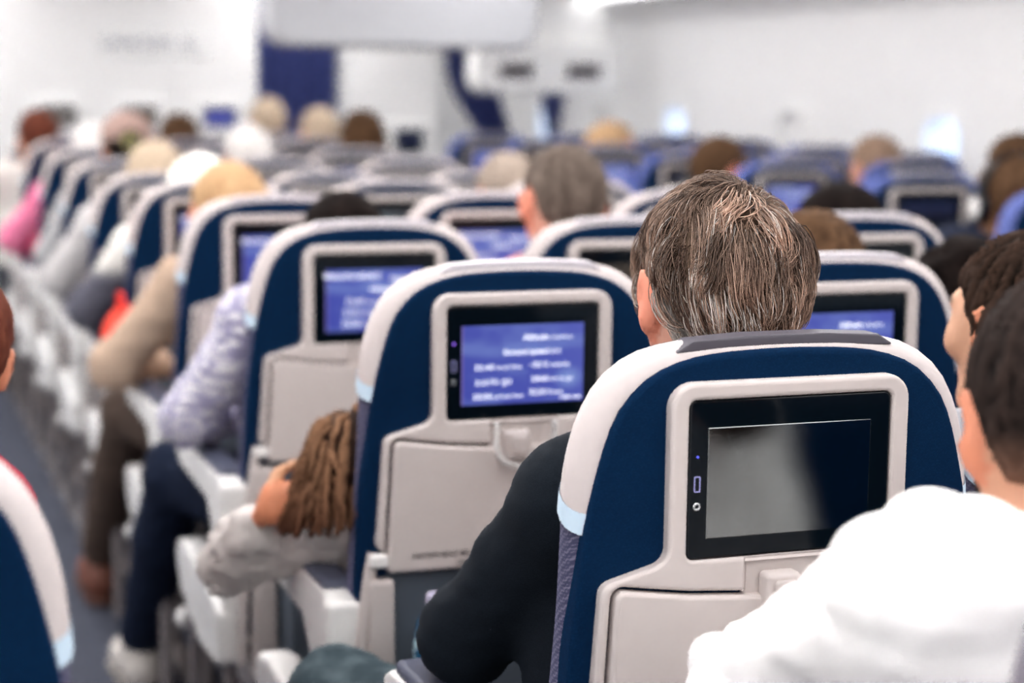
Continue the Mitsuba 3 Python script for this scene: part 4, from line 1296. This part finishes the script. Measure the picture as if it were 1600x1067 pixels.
part(kid, 'hood', cloth_ply(hm2, (.58, .54, .52)))
t = garment(J, .010, .010, 'bottom', .004, 5)
part(kid, 'trousers', cloth_ply(t, (.02, .024, .035)))
for i in (0, 1):
    a, sole = shoe_mesh(J, i)
    sk = part(kid, 'shoe', mikit.ply(a, 'shoe', True, color=col(a.vertices, (.05, .05, .055))))
    scene[sk + '__sole'] = mikit.ply(sole, 'shoe', False, color=col(sole.vertices, (.3, .3, .3)))
th = np.linspace(0, 2 * np.pi, 30)
part(kid, 'necklace', mikit.ply(tube(np.column_stack([nk[0] + .052 * np.cos(th), nk[1] - .035 + .05 * np.sin(th), nk[2] + .018 + .012 * np.cos(th)]), .0022, 6), 'chrome', True), 'thin silver chain at the neck')

# ------------------------------------------------------------------ other passengers
# the profile beside the man in white
J = pose(pelvis=(1.375, 1.90, .555), chest=(1.375, 1.88, .86), neck=(1.368, 1.885, 1.005), head=(1.372, 1.93, 1.125), yaw=.26, pitch=-.05, hs=.98,
         sh=[(1.215, 1.875, .955), (1.535, 1.885, .95)], el=[(1.17, 2.0, .80), (1.60, 2.0, .80)], wr=[(1.26, 2.2, .72), (1.48, 2.2, .72)],
         hip=[(1.285, 1.90, .55), (1.465, 1.90, .55)], kn=[(1.26, 2.28, .565), (1.49, 2.28, .565)], an=[(1.25, 2.33, .10), (1.5, 2.33, .10)], toe=[(1.25, 2.48, .045), (1.5, 2.48, .045)])
k = thing('person', 'person with dark wavy hair turning left, cheek showing beside the man in white', 'person')
b = make_body(J, .008, True)
part(k, 'body', mikit.ply(b, 'skin', True, color=skin_colors(b, J, (.66, .36, .23))))
hm, nn, q = hair_cap(J, .006, 'bob', .006, 31, .011)
part(k, 'hair', mikit.ply(hm, 'hair_matte', True, color=hair_colors(nn, q, (.006, .004, .003), (.050, .028, .020))))
t = garment(J, .010, .012, 'top', .005, 41)
part(k, 'sweater', cloth_ply(t, (.33, .33, .36)), 'grey sweater')
t = garment(J, .012, .010, 'bottom', .004, 42)
part(k, 'trousers', cloth_ply(t, (.03, .035, .05)))


def passenger(base, label, dx=0.0, dy=0.0, dz=0.0, s=.95, group=None, h=.014, **kw):
    J = pose()
    off = np.asarray(base, float) + [dx, dy, 0]
    custom = {q: kw.pop(q) for q in list(kw) if q in ADULT}
    J.update(custom)
    J = moved(J, off, s)
    J['hs'] = custom.get('hs', 1.0) * (s + 1) / 2
    if dz or 'hx' in kw:
        J['head'] = tuple(np.asarray(J['head']) + [kw.pop('hx', 0), 0, dz])
        J['neck'] = tuple(np.asarray(J['neck']) + [0, 0, dz])
    extra = kw.pop('extra', None)
    k = thing('person', label, 'person', group)
    dress(k, J, h, **kw)
    if extra:
        extra(k, J)
    return k, J


def arms_l(e, w=(-.15, .52, .715)):
    return dict(el=[e, ADULT['el'][1]], wr=[w, ADULT['wr'][1]])


def lace_top(k, J):
    key = k + '__blouse'
    scene[key]['bsdf'] = {'type': 'ref', 'id': 'lace'}


passenger(sx(2, 0), 'dark-haired passenger in a white and lilac lace sleeve with white sneakers by the aisle', s=.955, h=.010, tone='brown', hair=('short', 'dark'), top='blouse', leg_c=(.006, .011, .028), shoe_c=(.62, .57, .53),
          dz=-.035, hs=.92, seed=51, extra=lace_top, el=[(-.298, .235, .785), ADULT['el'][1]], wr=[(-.17, .47, .74), ADULT['wr'][1]], kn=[(-.262, .60, .60), ADULT['kn'][1]], an=[(-.295, .97, .125), ADULT['an'][1]], toe=[(-.305, 1.12, .05), ADULT['toe'][1]])
passenger(sx(3, 0), 'passenger with orange hair and a beige sleeve bent at the elbow over the aisle armrest', s=.955, h=.012, tone='pale', hair=('short', 'orange'), top='sweater', top_c=(.50, .36, .27), leg_c=(.075, .052, .042),
          shoe_c=(.17, .06, .04), seed=52, hx=-.075, dz=-.02, el=[(-.335, .29, .765), ADULT['el'][1]], wr=[(-.20, .50, .735), ADULT['wr'][1]], kn=[(-.258, .60, .60), ADULT['kn'][1]], an=[(-.290, 1.02, .125), ADULT['an'][1]], toe=[(-.295, 1.17, .05), ADULT['toe'][1]])


def two_tone(v, c):
    z = v[:, 2]
    w = np.clip((z - .90) / .03, 0, 1)[:, None]
    return np.array([.10, .10, .13]) * (1 - w) + c * w


def cap_on(k, J):
    c, R, s = np.asarray(J['head'], float), head_frame(J), J['hs']
    f = Field(c - .25, c + .25, .009)
    f.ell(c + R @ (np.array([0, -.012, .040]) * s), np.array([.094, .114, .094]) * s, R, .01)
    f.cut(lambda P: (.028 - ((P - c) @ R)[..., 2]))
    f.carve(c + R @ (np.array([0, -.125, .035]) * s), np.array([.04, .03, .035]) * s, R, .004)
    f.cone(c + R @ (np.array([-.05, .12, .038]) * s), c + R @ (np.array([.05, .12, .038]) * s), .012, .012, .02)
    m = relax(f.mesh(), 2)
    key = part(k, 'cap', mikit.ply(m, 'cloth', True, color=col(m.vertices, (.34, .23, .20))), 'brown baseball cap with a round pale yellow patch at the back')
    g = trimesh.creation.cylinder(.027, .008, sections=28)
    g.apply_transform(trimesh.transformations.rotation_matrix(math.pi / 2, [1, 0, 0]))
    g.vertices = (np.asarray(g.vertices) @ R.T) + c + R @ (np.array([0, -.118, .030]) * s)
    scene[key + '__patch'] = mikit.ply(g, mat('patch_yellow', srgb(222, 214, 150), .6, .3), 30)


def hat_on(k, J):
    c, R, s = np.asarray(J['head'], float), head_frame(J), J['hs']
    f = Field(c - .25, c + .25, .010)
    f.ell(c + R @ (np.array([0, -.012, .05]) * s), np.array([.091, .112, .092]) * s, R, .01)
    f.ell(c + R @ (np.array([0, -.012, .015]) * s), np.array([.093, .114, .030]) * s, R, .02)
    m = relax(f.mesh(), 2)
    part(k, 'hat', mikit.ply(m, 'cloth', True, color=col(m.vertices, (.86, .83, .76))), 'cream knitted hat')


def headphones(k, J):
    c, R, s = np.asarray(J['head'], float), head_frame(J), J['hs']
    a = np.linspace(0, np.pi, 24)
    band = np.column_stack([.104 * np.cos(a), -.02 + 0 * a, .0 + .128 * np.sin(a)]) * s
    kk = part(k, 'headphones', mikit.ply(tube(c + band @ R.T, .012, 8), 'bezel_black', True), 'black headphones with a glint painted as a pale spot on each ear cup')
    for x in (-1, 1):
        g = trimesh.creation.icosphere(2, 1.0)
        g.vertices = c + (np.asarray(g.vertices) * [.024, .040, .048] + [x * .098, -.012, -.012]) @ R.T * s
        scene[kk + '__ear_cup' + ('' if x < 0 else '_001')] = mikit.ply(g, 'bezel_black', True)
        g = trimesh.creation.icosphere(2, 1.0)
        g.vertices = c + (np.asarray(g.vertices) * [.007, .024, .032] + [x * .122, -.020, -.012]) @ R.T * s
        scene[kk + '__shell' + ('' if x < 0 else '_001')] = mikit.ply(g, 'white_plastic', True)  # white piece put on as the painted glint of the ear cup


EL = [(-.30, .28, .80), (.262, .33, .80)]
passenger(sx(4, 0), 'passenger in a cream knitted cap with a dark grey sleeve by the aisle', s=.955, tone='pale', hair=('short', 'cream'), top='cardigan', top_c=(.82, .79, .74), pattern=two_tone, seed=53, extra=hat_on, dz=-.045, hx=.0, leg_c=(.012, .014, .022), shoe_c=(.14, .03, .03), h=.016, el=EL)
passenger(sx(5, 0), 'passenger with pale blond hair and a pale grey sleeve by the aisle', s=.965, tone='pale', hair=('bob', 'blond'), top='sweater', top_c=(.60, .57, .57), seed=54, h=.018, el=EL, dz=-.035)
passenger(sx(6, 0), 'passenger in a brown baseball cap by the aisle', s=.97, tone='tan', hair=('short', 'dark'), top='jacket', top_c=(.55, .54, .55), seed=55, extra=cap_on, h=.018, dz=.03, dx=.02)
passenger(sx(7, 0), 'passenger with a bright pink sleeve and pale hair by the aisle', s=.95, tone='pale', hair=('short', 'white'), top='blouse', top_c=(.85, .22, .38), seed=56, h=.018, el=[(-.315, .28, .80), ADULT['el'][1]])
passenger(sx(8, 0), 'brown-haired passenger by the aisle with the head just left of the leftmost wall monitor', s=.99, tone='warm', hair=('short', 'auburn'), top='sweater', top_c=(.70, .66, .62), seed=57, h=.02, dx=-.14, dz=-.01)
passenger(sx(1, 1), 'passenger with ash brown hair leaning right, half hidden by the grey-haired man', s=.965, tone='tan', hair=('bob', 'brown'), top='sweater', top_c=(.10, .075, .06), seed=58, h=.012, dx=.065, dz=-.045, roll=.18)
passenger(sx(2, 1), 'passenger with short cropped grey-brown hair in the middle seat left of the nearest head', s=.985, tone='red', hair=('short', 'grey'), top='shirt', top_c=(.68, .36, .34), seed=59, h=.010, dx=-.030, dz=.012, thick=.006, dy=.06)
passenger(sx(2, 2), 'dark-haired passenger right of the nearest head, low above a seat top', s=.955, tone='warm', hair=('bob', 'dark'), top='sweater', top_c=(.08, .06, .055), seed=60, h=.014, dx=.075, dz=-.04, thick=.018)
passenger(sx(1, 2), 'passenger in black with black hair leaning in behind the cheek at the right edge', s=.90, tone='tan', hair=('curly', 'dark'), top='sweater', top_c=(.012, .012, .016), seed=61, h=.014, dx=-.13, dz=-.03)
passenger(sx(4, 2), 'passenger with sandy hair just showing above a seat in front of a white screen frame', s=.93, tone='pale', hair=('short', 'ash'), top='sweater', top_c=(.4, .36, .33), seed=62, h=.018, dx=-.12)
passenger(sx(7, 2), 'far passenger with dark brown hair below the white panel between the curtains', s=.98, tone='tan', hair=('bob', 'brown'), top='sweater', top_c=(.06, .06, .09), seed=63, h=.02, dx=.08, dz=.02)
passenger(sx(8, 2), 'far passenger with fair hair in front of the right part of the straight curtain', s=.98, tone='pale', hair=('short', 'blond'), top='shirt', top_c=(.6, .58, .6), seed=64, h=.02, dx=.09, dz=.02)
passenger(sx(9, 2), 'far passenger with white-blond hair in front of the left edge of the straight curtain', s=1.0, tone='pale', hair=('short', 'blond'), top='shirt', top_c=(.7, .68, .66), seed=65, h=.02, dx=.02, dz=.03)
passenger(sx(8, 1), 'far passenger with light brown hair between the middle and the lit wall monitor', s=.97, tone='pale', hair=('short', 'brown'), top='shirt', top_c=(.7, .68, .66), seed=66, h=.02, dx=-.04)
passenger(sx(6, 1), 'passenger with grey hair in a middle seat under the middle and lit wall monitors', s=.96, tone='pale', hair=('short', 'white'), top='shirt', top_c=(.6, .58, .58), seed=67, h=.02, dx=-.05)


def rx(r, c):
    return np.array([2.985 + 0.5 * c, SEAT_D0 + PITCH * r + (0.0 if r != 4 else -0.06), 0.0])


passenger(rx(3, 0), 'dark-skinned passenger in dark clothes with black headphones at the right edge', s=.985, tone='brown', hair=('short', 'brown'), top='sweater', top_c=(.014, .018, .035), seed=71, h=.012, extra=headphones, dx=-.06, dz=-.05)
passenger(rx(4, 1), 'brown-haired passenger behind the headphone wearer at the right edge', s=1.0, tone='warm', hair=('short', 'brown'), top='sweater', top_c=(.02, .03, .07), seed=72, h=.016, dx=-.04, dz=-.03)
passenger(rx(5, 1), 'passenger with light brown hair left of the bright window at the right', s=1.0, tone='pale', hair=('short', 'lightbrown'), top='shirt', top_c=(.5, .45, .42), seed=73, h=.016, dx=-.04, dz=-.06)
passenger(rx(5, 0), 'passenger with brown hair and a ruddy cheek showing above the nearest grey-haired head', s=1.0, tone='red', hair=('short', 'brown'), top='shirt', top_c=(.5, .45, .42), seed=74, h=.016, dx=-.15, dz=-.065, yaw=-1.3)
passenger(rx(7, 0), 'far passenger with sandy hair and ruddy skin above the short grey-brown cropped head', s=1.02, tone='red', hair=('short', 'orange'), top='shirt', top_c=(.7, .65, .6), seed=75, h=.018, dx=.10, dz=-.075, yaw=-1.9)
passenger((-.090, 1.355 + PITCH, 0), 'brown-haired passenger in red cut off at the left edge, leaning into the aisle', s=.95, tone='warm', hair=('short', 'auburn'), top='sweater', top_c=(.30, .02, .04), seed=76, h=.012,
          head=(.172, .23, 1.125), neck=(.14, .22, 1.0), chest=(.09, .22, .84), roll=.2, sh=[(-.08, .21, .95), (.215, .21, .90)], el=[(-.2, .33, .78), (.20, .36, .80)])

k = thing('bag', 'red soft bag resting on the aisle armrest beyond the beige sleeve', 'bag')
f = Field((-.16, -.16, -.16), (.16, .16, .16), .009)
f.ell((0, 0, 0), (.065, .105, .088), np.eye(3), .02)
f.cut(lambda P: -.070 - P[..., 2])
m = put_on(relax(f.mesh(), 3), lambda v: (meshkit.fbm(v * 22, 3, 3) - .5) * .016)
part(k, 'pouch', {**mikit.ply(m, 'cloth', True, color=col(m.vertices, (.78, .07, .045))), 'to_world': at(.600, 4.42, .722 + .074)})
part(k, 'strap', {**mikit.ply(tube([(-.02, -.05, .06), (-.02, -.03, .115), (-.02, .03, .115), (-.02, .05, .06)], .006, 8), 'cloth', True, color=col(tube([(-.02, -.05, .06), (-.02, -.03, .115), (-.02, .03, .115), (-.02, .05, .06)], .006, 8).vertices, (.7, .05, .04))), 'to_world': at(.600, 4.42, .722 + .074)})
